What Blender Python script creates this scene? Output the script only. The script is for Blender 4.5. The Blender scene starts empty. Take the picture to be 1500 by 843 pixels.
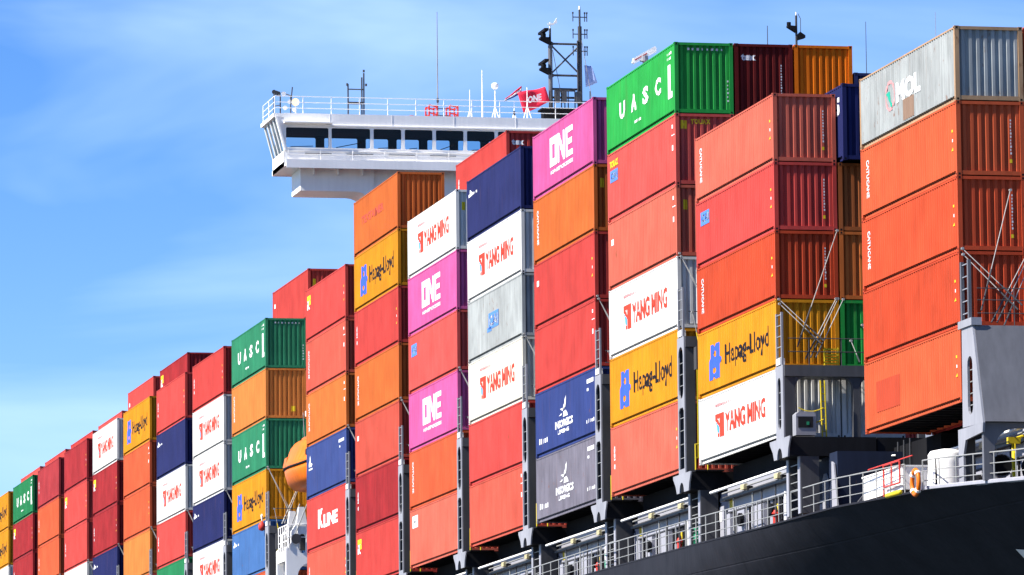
import bpy, bmesh, math, random
from mathutils import Vector, Matrix
from mathutils.geometry import tessellate_polygon

random.seed(7)
S = bpy.context.scene
COL = S.collection
R = math.radians

# ------------------------------------------------------------------ camera
# world: +y = towards the bow, +x = outboard of the ship's side (x = 0), z = 0 water
F_PX, YAW, PITCH, ROLL = 8233.9, 1.35976144, 0.117760758, -0.0101944886
CAM = Vector((53.431, 0.0, 3.0))
fwd = Vector((-math.cos(PITCH)*math.cos(YAW), -math.cos(PITCH)*math.sin(YAW), math.sin(PITCH)))
r0 = fwd.cross(Vector((0, 0, 1))).normalized(); u0 = r0.cross(fwd)
right = math.cos(ROLL)*r0 + math.sin(ROLL)*u0
upv = -math.sin(ROLL)*r0 + math.cos(ROLL)*u0
cd = bpy.data.cameras.new('camera'); cam = bpy.data.objects.new('camera', cd); COL.objects.link(cam)
cam.matrix_world = Matrix(((right.x, upv.x, -fwd.x, CAM.x), (right.y, upv.y, -fwd.y, CAM.y), (right.z, upv.z, -fwd.z, CAM.z), (0, 0, 0, 1)))
cd.sensor_width = 36; cd.lens = F_PX/1500*36; cd.clip_start = 1; cd.clip_end = 40000
S.camera = cam

# ------------------------------------------------------------------ light
SUN_EL, SUN_AZ = R(45), R(8)            # azimuth: forward of abeam, seen from the ship
sdir = Vector((math.cos(SUN_EL)*math.cos(SUN_AZ), math.cos(SUN_EL)*math.sin(SUN_AZ), math.sin(SUN_EL)))
W = bpy.data.worlds.new('World'); S.world = W; W.use_nodes = True
nt = W.node_tree; nt.nodes.clear()
def N(nt, t, **k):
    n = nt.nodes.new(t)
    for a, v in k.items(): setattr(n, a, v)
    return n
sky = N(nt, 'ShaderNodeTexSky', sky_type='NISHITA', sun_disc=False, sun_elevation=SUN_EL,
        sun_rotation=math.atan2(sdir.x, sdir.y), altitude=2500, air_density=1.0, dust_density=0.0, ozone_density=2.5)
hs = N(nt, 'ShaderNodeHueSaturation'); hs.inputs['Saturation'].default_value = 1.36; hs.inputs["Value"].default_value = 1.6; hs.inputs["Hue"].default_value = 0.515
tc = N(nt, 'ShaderNodeTexCoord'); mp = N(nt, 'ShaderNodeMapping'); mp.inputs['Location'].default_value = (3.1, 1.7, 0.6); mp.inputs['Scale'].default_value = (7, 7, 30)
cn = N(nt, 'ShaderNodeTexNoise'); cn.inputs['Scale'].default_value = 1.0; cn.inputs['Detail'].default_value = 5; cn.inputs['Roughness'].default_value = 0.5; cn.inputs['Distortion'].default_value = 0.4
cr = N(nt, 'ShaderNodeValToRGB'); cr.color_ramp.elements[0].position = 0.42; cr.color_ramp.elements[1].position = 0.72
cr.color_ramp.elements[0].color = (0, 0, 0, 1); cr.color_ramp.elements[1].color = (0.50, 0.50, 0.50, 1)
mx = N(nt, 'ShaderNodeMix', data_type='RGBA'); mx.inputs['B'].default_value = (7.7, 10.4, 15.4, 1)
bg = N(nt, 'ShaderNodeBackground'); bg.inputs['Strength'].default_value = 0.05
wo = N(nt, 'ShaderNodeOutputWorld')
L = nt.links.new
L(sky.outputs[0], hs.inputs['Color']); L(tc.outputs['Generated'], mp.inputs[0]); L(mp.outputs[0], cn.inputs['Vector'])
L(cn.outputs['Fac'], cr.inputs[0]); L(cr.outputs[0], mx.inputs['Factor']); L(hs.outputs[0], mx.inputs['A'])
L(mx.outputs['Result'], bg.inputs[0]); L(bg.outputs[0], wo.inputs[0])
sl = bpy.data.lights.new('sun', 'SUN'); sl.energy = 5.0; sl.angle = R(0.5); sl.color = (1, 0.955, 0.88)
so = bpy.data.objects.new('sun', sl); COL.objects.link(so); so.rotation_euler = sdir.to_track_quat('Z', 'Y').to_euler()
so.location = (60, -100, 90)
S.view_settings.view_transform = 'Standard'; S.view_settings.look = 'None'
S.view_settings.exposure = 1.2; S.view_settings.gamma = 1

# ------------------------------------------------------------------ materials
MATS = {}
def paint(name, col, rough=0.5, wear=0.0, rust=(0.16, 0.06, 0.025), metal=0.0, streak=0.10, spec=0.18, bump=0.0, runs=0.0):
    """paint with faded streaks, grime and optional rust specks"""
    if name in MATS: return MATS[name]
    m = bpy.data.materials.new(name); m.use_nodes = True; MATS[name] = m
    n = m.node_tree; b = n.nodes['Principled BSDF']; l = n.links.new
    b.inputs['Roughness'].default_value = rough; b.inputs['Metallic'].default_value = metal
    b.inputs['Specular IOR Level'].default_value = spec
    tc = N(n, 'ShaderNodeTexCoord'); oi = N(n, 'ShaderNodeObjectInfo')
    ad = N(n, 'ShaderNodeVectorMath', operation='ADD'); sc = N(n, 'ShaderNodeVectorMath', operation='SCALE')
    cx = N(n, 'ShaderNodeCombineXYZ')
    l(oi.outputs['Random'], cx.inputs[0]); l(oi.outputs['Random'], cx.inputs[1]); l(oi.outputs['Random'], cx.inputs[2])
    l(cx.outputs[0], sc.inputs[0]); sc.inputs['Scale'].default_value = 37.0
    l(tc.outputs['Object'], ad.inputs[0]); l(sc.outputs[0], ad.inputs[1])
    m1 = N(n, 'ShaderNodeMapping'); m1.inputs['Scale'].default_value = (3.0, 3.0, 0.35); l(ad.outputs[0], m1.inputs[0])
    n1 = N(n, 'ShaderNodeTexNoise'); n1.inputs['Scale'].default_value = 1.6; n1.inputs['Detail'].default_value = 6; l(m1.outputs[0], n1.inputs['Vector'])
    n2 = N(n, 'ShaderNodeTexNoise'); n2.inputs['Scale'].default_value = 0.6; n2.inputs['Detail'].default_value = 4; l(ad.outputs[0], n2.inputs['Vector'])
    mr = N(n, 'ShaderNodeMapRange'); mr.inputs[1].default_value = 0.3; mr.inputs[2].default_value = 0.7
    mr.inputs[3].default_value = 1 - streak; mr.inputs[4].default_value = 1 + streak*0.6; l(n1.outputs['Fac'], mr.inputs[0])
    mr2 = N(n, 'ShaderNodeMapRange'); mr2.inputs[1].default_value = 0.3; mr2.inputs[2].default_value = 0.7
    mr2.inputs[3].default_value = 1 - streak; mr2.inputs[4].default_value = 1 + streak; l(n2.outputs['Fac'], mr2.inputs[0])
    mu = N(n, 'ShaderNodeMath', operation='MULTIPLY'); l(mr.outputs[0], mu.inputs[0]); l(mr2.outputs[0], mu.inputs[1])
    vs = N(n, 'ShaderNodeVectorMath', operation='SCALE'); vs.inputs[0].default_value = col; l(mu.outputs[0], vs.inputs['Scale'])
    out = vs.outputs[0]
    if wear > 0:
        n3 = N(n, 'ShaderNodeTexNoise'); n3.inputs['Scale'].default_value = 2.2; n3.inputs['Detail'].default_value = 9; n3.inputs['Roughness'].default_value = 0.68
        m3 = N(n, 'ShaderNodeMapping'); m3.inputs['Scale'].default_value = (1.6, 1.6, 0.7); l(ad.outputs[0], m3.inputs[0]); l(m3.outputs[0], n3.inputs['Vector'])
        rr = N(n, 'ShaderNodeMapRange'); rr.inputs[1].default_value = 0.70 - wear*0.22; rr.inputs[2].default_value = 0.76 - wear*0.12; l(n3.outputs['Fac'], rr.inputs[0])
        mm = N(n, 'ShaderNodeMix', data_type='RGBA'); l(rr.outputs[0], mm.inputs['Factor']); l(out, mm.inputs['A']); mm.inputs['B'].default_value = (*rust, 1)
        out = mm.outputs['Result']
    if runs > 0:                         # narrow rust and grime runs down the sheet
        m4 = N(n, 'ShaderNodeMapping'); m4.inputs['Scale'].default_value = (5.0, 5.0, .22); l(ad.outputs[0], m4.inputs[0])
        n4 = N(n, 'ShaderNodeTexNoise'); n4.inputs['Scale'].default_value = 1.7; n4.inputs['Detail'].default_value = 5; l(m4.outputs[0], n4.inputs['Vector'])
        r4 = N(n, 'ShaderNodeMapRange'); r4.inputs[1].default_value = .60; r4.inputs[2].default_value = .80; r4.inputs[4].default_value = runs; l(n4.outputs['Fac'], r4.inputs[0])
        m5 = N(n, 'ShaderNodeMix', data_type='RGBA'); l(r4.outputs[0], m5.inputs['Factor']); l(out, m5.inputs['A']); m5.inputs['B'].default_value = (.13, .06, .035, 1)
        out = m5.outputs['Result']
    l(out, b.inputs['Base Color'])
    if bump > 0:
        bp = N(n, 'ShaderNodeBump'); bp.inputs['Strength'].default_value = bump; bp.inputs['Distance'].default_value = 0.02
        l(n2.outputs['Fac'], bp.inputs['Height']); l(bp.outputs[0], b.inputs['Normal'])
    return m
PAL = dict(red=(.42, .050, .042), coral=(.43, .074, .048), orred=(.42, .058, .022), orange=(.44, .114, .026), amber=(.46, .185, .009),
           pink=(.43, .075, .215), green=(.018, .245, .044), teal=(.017, .154, .060), navy=(.017, .021, .083), blue=(.033, .052, .165),
           faded=(.145, .135, .168), grey=(.29, .305, .30), white=(.56, .55, .525), cream=(.55, .52, .44), maroon=(.10, .0105, .010), darkred=(.27, .023, .026),
           tan=(.28, .062, .018), vivid=(.62, .135, .006), lightblue=(.035, .088, .27))
WEAR = dict(grey=.35, coral=.12, faded=.25, white=.06, cream=.16, maroon=.15, darkred=.12, tan=.3, red=.05, orange=.07)
def cpaint(c, v=0):
    f, g = ((1, 1), (.90, .82), (1.02, 1.30))[v]; p = PAL[c]; hi = max(p)
    if c in ('white', 'cream', 'grey', 'faded', 'green', 'pink', 'amber'): f, g = ((1, 1), (.95, .95), (1.03, 1.03))[v]
    q = tuple(min(.8, x*(f if x == hi else g)) for x in p)
    return paint('container_%s_%d' % (c, v), q, .65, WEAR.get(c, .05)+(.03, .08, .05)[v], streak=.17 if c in ('faded', 'grey', 'darkred') else .12, bump=.5, spec=.07, runs=.06 if c in ('white',) else (.22, .34, .28)[v])
def printm(c):
    P = dict(white=(.85, .85, .85), black=(.015, .015, .02), blue=(.05, .12, .75), red=(.70, .06, .035), cyan=(.08, .35, .65), yellow=(.85, .62, .03),
             teal=(.03, .40, .28), palepink=(.75, .30, .30), magenta=(.75, .05, .45), rust=(.26, .17, .12), brick=(.44, .062, .028), softwhite=(.78, .78, .80), midblue=(.10, .25, .70), dim=(.52, .085, .055))
    return paint('print_' + c, tuple(.78*v for v in P[c]), .65, 0, streak=.06, spec=.07)
M_GREY = paint('grey_steel_paint', (.115, .115, .127), .5, .05, streak=.12)
M_LGREY = paint('pale_grey_steel_paint', (.25, .25, .275), .5, .05, streak=.10)
M_DGREY = paint('dark_grey_steel_paint', (.055, .055, .06), .5, .05, streak=.15)
M_BLACK = paint('black_steel_and_shade', (.012, .012, .014), .7, 0, streak=.15, spec=.03)  # black steel, and the shade painted under boxes and between lockers
M_PORT = paint('charcoal_steel_paint', (.072, .072, .078), .5, .06, streak=.15)
M_COAM = paint('lavender_grey_paint', (.29, .29, .325), .5, .06, streak=.06)
M_WHITE = paint('white_ship_paint', (.86, .835, .80), .45, .02, streak=.04)
M_YEL = paint('safety_yellow_paint', (.56, .42, .02), .5, .08)
M_RED = paint('safety_red_paint', (.50, .04, .03), .5, .05)
M_GRN = paint('green_hydrant_paint', (.022, .25, .12), .5, .05)
M_NAVY = paint('navy_bulkhead_paint', (.017, .024, .048), .5, .05)
M_HULL = paint('hull_paint', (.019, .0195, .025), .65, .02, streak=.16, bump=.3, spec=.05, runs=.12, rust=(.05, .03, .025))
def seams(m):                            # weld seams of the shell plates
    n = m.node_tree; l = n.links.new; b = n.nodes['Principled BSDF']; tc = N(n, 'ShaderNodeTexCoord'); sx = N(n, 'ShaderNodeSeparateXYZ'); cx = N(n, 'ShaderNodeCombineXYZ')
    l(tc.outputs['Object'], sx.inputs[0]); l(sx.outputs['Y'], cx.inputs['X']); l(sx.outputs['Z'], cx.inputs['Y'])
    br = N(n, 'ShaderNodeTexBrick'); br.inputs['Scale'].default_value = .11; br.inputs['Mortar Size'].default_value = .0035; br.inputs['Mortar Smooth'].default_value = .6
    br.inputs['Brick Width'].default_value = 1.1; br.inputs['Row Height'].default_value = .28; l(cx.outputs[0], br.inputs['Vector'])
    bp = N(n, 'ShaderNodeBump'); bp.inputs['Strength'].default_value = .5; bp.inputs['Distance'].default_value = .03; bp.invert = True
    old = b.inputs['Normal'].links[0].from_socket; l(br.outputs['Fac'], bp.inputs['Height']); l(old, bp.inputs['Normal']); l(bp.outputs[0], b.inputs['Normal'])
seams(M_HULL)
M_DECK = paint('deck_paint', (.055, .030, .026), .8, .2)
M_GALV = paint('galvanised_steel', (.30, .30, .29), .45, 0, metal=.2)
M_BOAT = paint('lifeboat_orange', (.68, .145, .008), .4, .03)
M_RUB = paint('black_rubber', (.015, .015, .015), .7)
M_DARK = paint('dark_interior', (.012, .012, .014), .8)
M_LASH = paint('lashing_steel', (.40, .385, .36), .45, .1, metal=.2)
M_BLUEP = paint('blue_fitting_paint', (.04, .13, .42), .5)
def glassm():
    m = bpy.data.materials.new('window_glass'); m.use_nodes = True; n = m.node_tree; n.nodes.clear(); l = n.links.new
    o = N(n, 'ShaderNodeOutputMaterial'); t = N(n, 'ShaderNodeBsdfTransparent'); t.inputs[0].default_value = (.80, .86, .88, 1)
    g = N(n, 'ShaderNodeBsdfGlossy'); g.inputs['Roughness'].default_value = .03; f = N(n, 'ShaderNodeFresnel'); f.inputs[0].default_value = 1.25
    x = N(n, 'ShaderNodeMixShader'); l(f.outputs[0], x.inputs[0]); l(t.outputs[0], x.inputs[1]); l(g.outputs[0], x.inputs[2]); l(x.outputs[0], o.inputs[0]); return m
M_GLASS = glassm()
def lampm():
    m = bpy.data.materials.new('lit_lamp'); m.use_nodes = True; b = m.node_tree.nodes['Principled BSDF']
    b.inputs['Base Color'].default_value = (.9, .75, .45, 1); b.inputs['Emission Color'].default_value = (1, .62, .25, 1); b.inputs['Emission Strength'].default_value = 0.8; return m
M_LAMP = lampm()
def seam():
    m = bpy.data.materials.new('sea_water'); m.use_nodes = True; n = m.node_tree; b = n.nodes['Principled BSDF']; l = n.links.new
    b.inputs['Base Color'].default_value = (.012, .03, .035, 1); b.inputs['Roughness'].default_value = .12
    t = N(n, 'ShaderNodeTexCoord'); w = N(n, 'ShaderNodeTexNoise'); w.inputs['Scale'].default_value = .35; w.inputs['Detail'].default_value = 8
    p = N(n, 'ShaderNodeBump'); p.inputs['Strength'].default_value = .6; p.inputs['Distance'].default_value = .8
    l(t.outputs['Object'], w.inputs['Vector']); l(w.outputs['Fac'], p.inputs['Height']); l(p.outputs[0], b.inputs['Normal']); return m

# ------------------------------------------------------------------ mesh helpers
class MB:
    def __init__(s): s.v = []; s.f = []
    def box(s, x0, x1, y0, y1, z0, z1):
        i = len(s.v); s.v += [(x, y, z) for z in (z0, z1) for y in (y0, y1) for x in (x0, x1)]
        s.f += [tuple(i+k for k in q) for q in ((0, 2, 3, 1), (4, 5, 7, 6), (0, 1, 5, 4), (2, 6, 7, 3), (0, 4, 6, 2), (1, 3, 7, 5))]; return s
    def bar(s, a, b, r, n=6, r2=None):
        a = Vector(a); b = Vector(b); d = (b-a).normalized(); r2 = r if r2 is None else r2
        e = d.cross(Vector((0, 0, 1)) if abs(d.z) < .9 else Vector((1, 0, 0))).normalized(); g = d.cross(e); i = len(s.v)
        for p, q in ((a, r), (b, r2)):
            for k in range(n):
                t = 2*math.pi*(k+.5)/n; s.v.append(tuple(p + q*(math.cos(t)*e + math.sin(t)*g)))
        for k in range(n): s.f.append((i+k, i+(k+1) % n, i+n+(k+1) % n, i+n+k))
        s.f.append(tuple(i+k for k in range(n))[::-1]); s.f.append(tuple(i+n+k for k in range(n))); return s
    def path(s, pts, r, n=6):
        for a, b in zip(pts, pts[1:]): s.bar(a, b, r, n)
        return s
    def prism(s, outer, holes, fn, d0, d1):
        """extrude a 2D outline with holes; fn(u, v, d) -> xyz"""
        loops = [list(outer)] + [list(h) for h in holes]; flat = [p for lp in loops for p in lp]; n = len(flat); i = len(s.v)
        s.v += [tuple(fn(u, v, d0)) for u, v in flat] + [tuple(fn(u, v, d1)) for u, v in flat]
        for t in tessellate_polygon([[Vector((u, v, 0)) for u, v in lp] for lp in loops]):
            s.f.append((i+t[0], i+t[1], i+t[2])); s.f.append((i+n+t[2], i+n+t[1], i+n+t[0]))
        o = i
        for lp in loops:
            k = len(lp)
            for j in range(k): s.f.append((o+j, o+(j+1) % k, o+n+(j+1) % k, o+n+j))
            o += k
        return s
    def lathe(s, prof, c, axis='z', n=14):
        i = len(s.v)
        for h, r in prof:
            for k in range(n):
                t = 2*math.pi*k/n; a, b = r*math.cos(t), r*math.sin(t)
                p = dict(z=(a, b, h), y=(a, h, b), x=(h, a, b))[axis]; s.v.append(tuple(Vector(c)+Vector(p)))
        for j in range(len(prof)-1):
            for k in range(n): s.f.append((i+j*n+k, i+j*n+(k+1) % n, i+(j+1)*n+(k+1) % n, i+(j+1)*n+k))
        s.f.append(tuple(i+k for k in range(n))[::-1]); s.f.append(tuple(i+(len(prof)-1)*n+k for k in range(n))); return s
    def mesh(s, name, mat=None, smooth=False):
        m = bpy.data.meshes.new(name); m.from_pydata(s.v, [], s.f); m.update()
        b = bmesh.new(); b.from_mesh(m); bmesh.ops.recalc_face_normals(b, faces=b.faces); b.to_mesh(m); b.free()
        m.materials.append(mat)
        if smooth:
            for p in m.polygons: p.use_smooth = True
        return m
    def build(s, name, mat, parent=None, smooth=False):
        return obj(name, s.mesh(name, mat, smooth), parent)
def obj(name, me, parent=None, mat=None, loc=None):
    o = bpy.data.objects.new(name, me); COL.objects.link(o)
    if parent: o.parent = parent
    if loc is not None: o.location = loc
    if mat: o.material_slots[0].link = 'OBJECT'; o.material_slots[0].material = mat
    return o
def tag(o, label, cat, group=None):
    o['label'] = label; o['category'] = cat
    if group: o['group'] = group
    return o
def thing(name, label, cat, loc=(0, 0, 0), group=None):
    o = bpy.data.objects.new(name, None); COL.objects.link(o); o.location = loc; o.empty_display_size = .5
    return tag(o, label, cat, group)
def copy_tree(o, loc=None, label=None, parent=None):
    c = o.copy(); COL.objects.link(c); c.parent = parent
    if loc is not None: c.location = loc
    if label: c['label'] = label
    for ch in list(o.children): copy_tree(ch, None, None, c)
    return c
def oval(u0, u1, v0, v1, n=6):
    r = (u1-u0)/2; cu = (u0+u1)/2; p = []
    for k in range(n+1): t = math.pi*k/n; p.append((cu+r*math.cos(t), v1-r+r*math.sin(t)))
    for k in range(n+1): t = math.pi+math.pi*k/n; p.append((cu+r*math.cos(t), v0+r+r*math.sin(t)))
    return p
XP = lambda u, v, d: (d, u, v)      # outline in the y-z plane, thickness along x
YP = lambda u, v, d: (u, d, v)      # outline in the x-z plane, thickness along y
def at(px, py, X):                  # point on the plane x = X seen at a pixel of the 1500 px photograph
    d = F_PX*fwd + (px-750)*right - (py-421.5)*upv
    return CAM + d*((X-CAM.x)/d.x)
def aty(px, py, Y):
    d = F_PX*fwd + (px-750)*right - (py-421.5)*upv
    return CAM + d*((Y-CAM.y)/d.y)

# ------------------------------------------------------------------ layout
P40 = 12.192; CW = 2.438; ROWP = 2.5; HC = 2.905; HS = 2.60; Z0 = 22.0
Y3, PA, PB = -229.888, 14.797, 15.239
BAY = {1: -195.6, 2: -214.492, 3: Y3}
for b in range(4, 9): BAY[b] = Y3 - (b-3)*PA
for b in range(9, 18): BAY[b] = -329.472 - (b-9)*PB
XB = {b: 0.0 for b in BAY}; XB[1] = -1.5
ORD = ['', 'first', 'second', 'third', 'fourth', 'fifth', 'sixth', 'seventh', 'eighth', 'ninth', 'tenth', 'eleventh', 'twelfth', 'thirteenth', 'fourteenth', 'fifteenth', 'sixteenth', 'seventeenth']

# ------------------------------------------------------------------ sea and hull
sea = MB(); sea.v = [(-15000, -15000, 0), (15000, -15000, 0), (15000, 15000, 0), (-15000, 15000, 0)]; sea.f = [(0, 1, 2, 3)]
so_ = sea.build('sea', seam()); so_['kind'] = 'structure'

EDGE = [(-480, .15, 19.0), (-232, .15, 19.0), (-215, .02, 18.93), (-205.2, -.2, 18.87), (-196.2, -.4, 18.88), (-190, -.7, 18.76), (-185.84, -1.0, 18.70), (-181.56, -1.4, 18.51), (-178.3, -2.0, 18.38), (-172, -3.9, 18.35), (-164, -7.2, 18.45), (-152, -13.5, 18.8), (-140, -22, 19.2), (-133, -25.2, 19.4)]
def edge(y):
    for (a, xa, za), (b, xb, zb) in zip(EDGE, EDGE[1:]):
        if a <= y <= b: t = (y-a)/(b-a); return xa+(xb-xa)*t, za+(zb-za)*t
    return EDGE[-1][1:]
def sstep(a, b, t): t = max(0, min(1, (t-a)/(b-a))); return t*t*(3-2*t)
BEAM = -51.0
def hull_x(y, z):
    xe, ze = edge(y); d = max(0, ze-z)
    x = xe; n = 12                       # flare grows forward and with depth below the deck edge
    for k in range(n):
        dd = d*(k+.5)/n; a = sstep(-219, -187, y+6.5*min(dd, 2.2)-2.0)*math.tan(R(50))*(1 if dd < 9 else .35); x -= a*d/n
    return max(x, BEAM/2+.05)
ship = thing('container_ship', 'dark blue-grey ship hull carrying the stacked containers above the water', 'ship', (0, -300, 0))
def loc(o, base): o.location = -Vector(base); return o
ys = [-480, -440, -400, -360, -320, -280, -250] + [-240+2.0*k for k in range(54)]
zs = [1.0, .9, .78, .64, .5, .36, .22, .1, 0]
hm = MB(); nz = 17
def zrow(y, k):
    ze = edge(y)[1]; return ze - (ze+4)*((k/(nz-1))**1.6)
for y in ys:
    for k in range(nz): z = zrow(y, k); hm.v.append((hull_x(y, z), y, z))
    for k in reversed(range(nz)): z = zrow(y, k); hm.v.append((BEAM-hull_x(y, z), y, z))
m2 = 2*nz
for i in range(len(ys)-1):
    for k in range(m2-1):
        if k == nz-1: continue
        a = i*m2+k; hm.f.append((a, a+1, a+m2+1, a+m2))
hm.f.append(tuple(range(m2)))
h_o = loc(hm.build('hull_plating', M_HULL, ship, True), (0, -300, 0))
dk = MB()
for i, y in enumerate(ys): xe, ze = edge(y); dk.v += [(xe-.02, y, ze-.012), (BEAM-xe+.02, y, ze-.012)]
for i in range(len(ys)-1): dk.f.append((2*i, 2*i+1, 2*i+3, 2*i+2))
loc(dk.build('main_deck', M_DECK, ship), (0, -300, 0))
cap = MB()                                                         # rounded gunwale bar, its sunlit top put into the pale colour
yy = [-186.2+.8*k for k in range(24)]
cap.path([(edge(y)[0]-.05, y, edge(y)[1]+.06) for y in yy], .085, 6)
loc(cap.build('lit_gunwale_cap', M_COAM, ship), (0, -300, 0))
cap = MB(); yy = [-262+3.0*k for k in range(26)]
cap.path([(edge(y)[0]-.03, y, edge(y)[1]+.0) for y in yy], .05, 6)
loc(cap.build('gunwale_bar', M_HULL, ship), (0, -300, 0))
def on_hull(px, py):
    X = -4.0
    for _ in range(60): p = at(px, py, X); X = .6*X+.4*hull_x(p.y, p.z)
    return at(px, py, X)
q = [on_hull(px, py) for px, py in ((1489, 804), (1516, 806), (1516, 826), (1503, 819))]
mk = MB(); 
for p in q: mk.v.append((p.x+.03, p.y, p.z-.02))
mk.f.append((0, 1, 2, 3)); loc(mk.build('painted_hull_mark', printm('white'), ship), (0, -300, 0))

# ------------------------------------------------------------------ containers
SP, SD = .278, .046                 # side corrugation pitch and depth
def side_prof(u, Lc):               # depth of the side sheet at u (0 = outermost)
    a = .17; t = u-a
    if t < 0 or t > Lc-2*a: return 0
    n = round((Lc-2*a)/SP); p = (Lc-2*a)/n; w = (t % p)/p
    if w < .27: return 0
    if w < .49: return SD*(w-.27)/.22
    if w < .78: return SD
    return SD*(1-(w-.78)/.22)
def side_cuts(Lc):
    a = .17; n = round((Lc-2*a)/SP); p = (Lc-2*a)/n
    return [a+k*p+w*p for k in range(n) for w in (0, .27, .49, .78)] + [Lc-a]
EP, ED = .262, .070
def end_cuts(): 
    a = .14; n = round((CW-2*a)/EP); p = (CW-2*a)/n
    return [a+k*p+w*p for k in range(n) for w in (0, .30, .46, .84)] + [CW-a]
def end_prof(w_):
    a = .14; t = w_-a
    if t < 0 or t > CW-2*a: return 0
    n = round((CW-2*a)/EP); p = (CW-2*a)/n; w = (t % p)/p
    if w < .30: return ED
    if w < .46: return ED*(1-(w-.30)/.16)
    if w < .84: return 0
    return ED*(w-.84)/.16
SX, EX, BRZ = .010, .050, .20       # insets of side sheet, end sheet, height of the bottom rail
MC = {}
def cmesh(kind, Lc, H):
    k = (kind, Lc, H)
    if k in MC: return MC[k]
    m = MB(); hw, hl = CW/2, Lc/2
    nf = None
    if kind == 'frame':
        for sx in (-1, 1):
            xs = lambda a, b: (min(sx*a, sx*b), max(sx*a, sx*b))
            m.box(*xs(hw-.10, hw-.17), -hl+.16, hl-.16, .03, BRZ)          # bottom rail, set back under the sheet
            m.box(*xs(hw-.004, hw-.07), -hl+.16, hl-.16, H-.085, H-.03)     # top rail
            for sy in (-1, 1):
                ye = lambda a, b: (min(sy*a, sy*b), max(sy*a, sy*b))
                m.box(*xs(hw-.004, hw-.16), *ye(hl-.004, hl-.15), .118, H-.118)
                for z0 in (.0015, H-.1165): m.box(*xs(hw, hw-.162), *ye(hl, hl-.178), z0, z0+.115)
        for sy in (-1, 1):
            ye = lambda a, b: (min(sy*a, sy*b), max(sy*a, sy*b))
            m.box(-hw+.16, hw-.16, *ye(hl-.012, hl-.12), .03, .175); m.box(-hw+.16, hw-.16, *ye(hl-.008, hl-.1), H-.125, H-.015)
        nf = len(m.f)                                                    # black blocks stand for the shade inside casting slots
        for sx in (-1, 1):
            for sy in (-1, 1):
                for zc in (.06, H-.06):
                    yc, xc = sy*(hl-.09), sx*(hw-.085)
                    m.box(*sorted((sx*(hw-.02), sx*(hw+.002))), yc-.045, yc+.045, zc-.03, zc+.03)
                    m.box(xc-.035, xc+.035, *sorted((sy*(hl-.02), sy*(hl+.002))), zc-.035, zc+.035)
    elif kind == 'side_panel':      # outboard side at +x; the other side is the same mesh turned round
        us = [.15] + side_cuts(Lc) + [Lc-.15]
        for u in us:
            x = hw-SX-side_prof(u, Lc); m.v += [(x, u-hl, BRZ-.015), (x, u-hl, H-.075)]
        for i in range(len(us)-1): m.f.append((2*i, 2*i+2, 2*i+3, 2*i+1))
    elif kind == 'end_panel':
        ws = [.13] + end_cuts() + [CW-.13]
        for w in ws: y = hl-EX-end_prof(w); m.v += [(hw-w, y, .16), (hw-w, y, H-.11)]
        for i in range(len(ws)-1): m.f.append((2*i, 2*i+1, 2*i+3, 2*i+2))
    elif kind == 'roof': m.box(-hw+.02, hw-.02, -hl+.03, hl-.03, H-.05, H-.03)
    elif kind == 'floor':
        m.box(-hw+.10, hw-.10, -hl+.05, hl-.05, .12, .15)
        for j in range(int(Lc/.9)): y = -hl+.5+j*.9; m.box(-hw+.16, hw-.16, y, y+.06, .05, .12)
    me = m.mesh('container_' + kind, cpaint('red'))
    if nf is not None:
        me.materials.append(M_BLACK)
        for p in me.polygons[nf:]: p.material_index = 1
    MC[k] = me; return me

# lettering: (bmesh in u, v) -> follows the corrugation of the sheet it is painted on
def text_pts(body, W_, Hc, u, v, bold=0.0, shear=0.0, center=False):
    c = bpy.data.curves.new('t', 'FONT'); c.body = body; c.size = 1; c.offset = bold; c.shear = shear; c.resolution_u = 2
    o = bpy.data.objects.new('t', c); COL.objects.link(o)
    me = bpy.data.meshes.new_from_object(o.evaluated_get(bpy.context.evaluated_depsgraph_get()))
    bpy.data.objects.remove(o); bpy.data.curves.remove(c)
    V = [(p.co.x, p.co.y) for p in me.vertices]; Fs = [tuple(p.vertices) for p in me.polygons]; bpy.data.meshes.remove(me)
    x0 = min(p[0] for p in V); x1 = max(p[0] for p in V); cap_ = .69+2*bold
    V = [((x-x0)/(x1-x0)*W_+u, (y+bold)/cap_*Hc+v) for x, y in V]
    return V, Fs
def polys(*pl):
    V, Fs = [], []
    for p in pl:
        outer, holes = (p[0], p[1:]) if isinstance(p[0][0], (list, tuple)) and isinstance(p[0][0][0], (int, float)) and isinstance(p[0], list) and isinstance(p[0][0], tuple) and len(p) > 0 and isinstance(p, tuple) else (p, [])
        loops = [list(outer)] + [list(h) for h in holes]; i = len(V); flat = [q for lp in loops for q in lp]; V += flat
        for t in tessellate_polygon([[Vector((a, b, 0)) for a, b in lp] for lp in loops]): Fs.append((i+t[0], i+t[1], i+t[2]))
    return V, Fs
def join(*g):
    V, Fs = [], []
    for v, f in g: i = len(V); V += v; Fs += [tuple(i+k for k in q) for q in f]
    return V, Fs
def xf(g, fn): return [fn(*p) for p in g[0]], g[1]
def rc(u0, u1, v0, v1): return [(u0, v0), (u1, v0), (u1, v1), (u0, v1)]
def vtext(body, u, vtop, length, h, bold=.02):          # reads downwards
    g = text_pts(body, length, h, 0, 0, bold)
    return xf(g, lambda a, b: (u+b, vtop-a))
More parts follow.
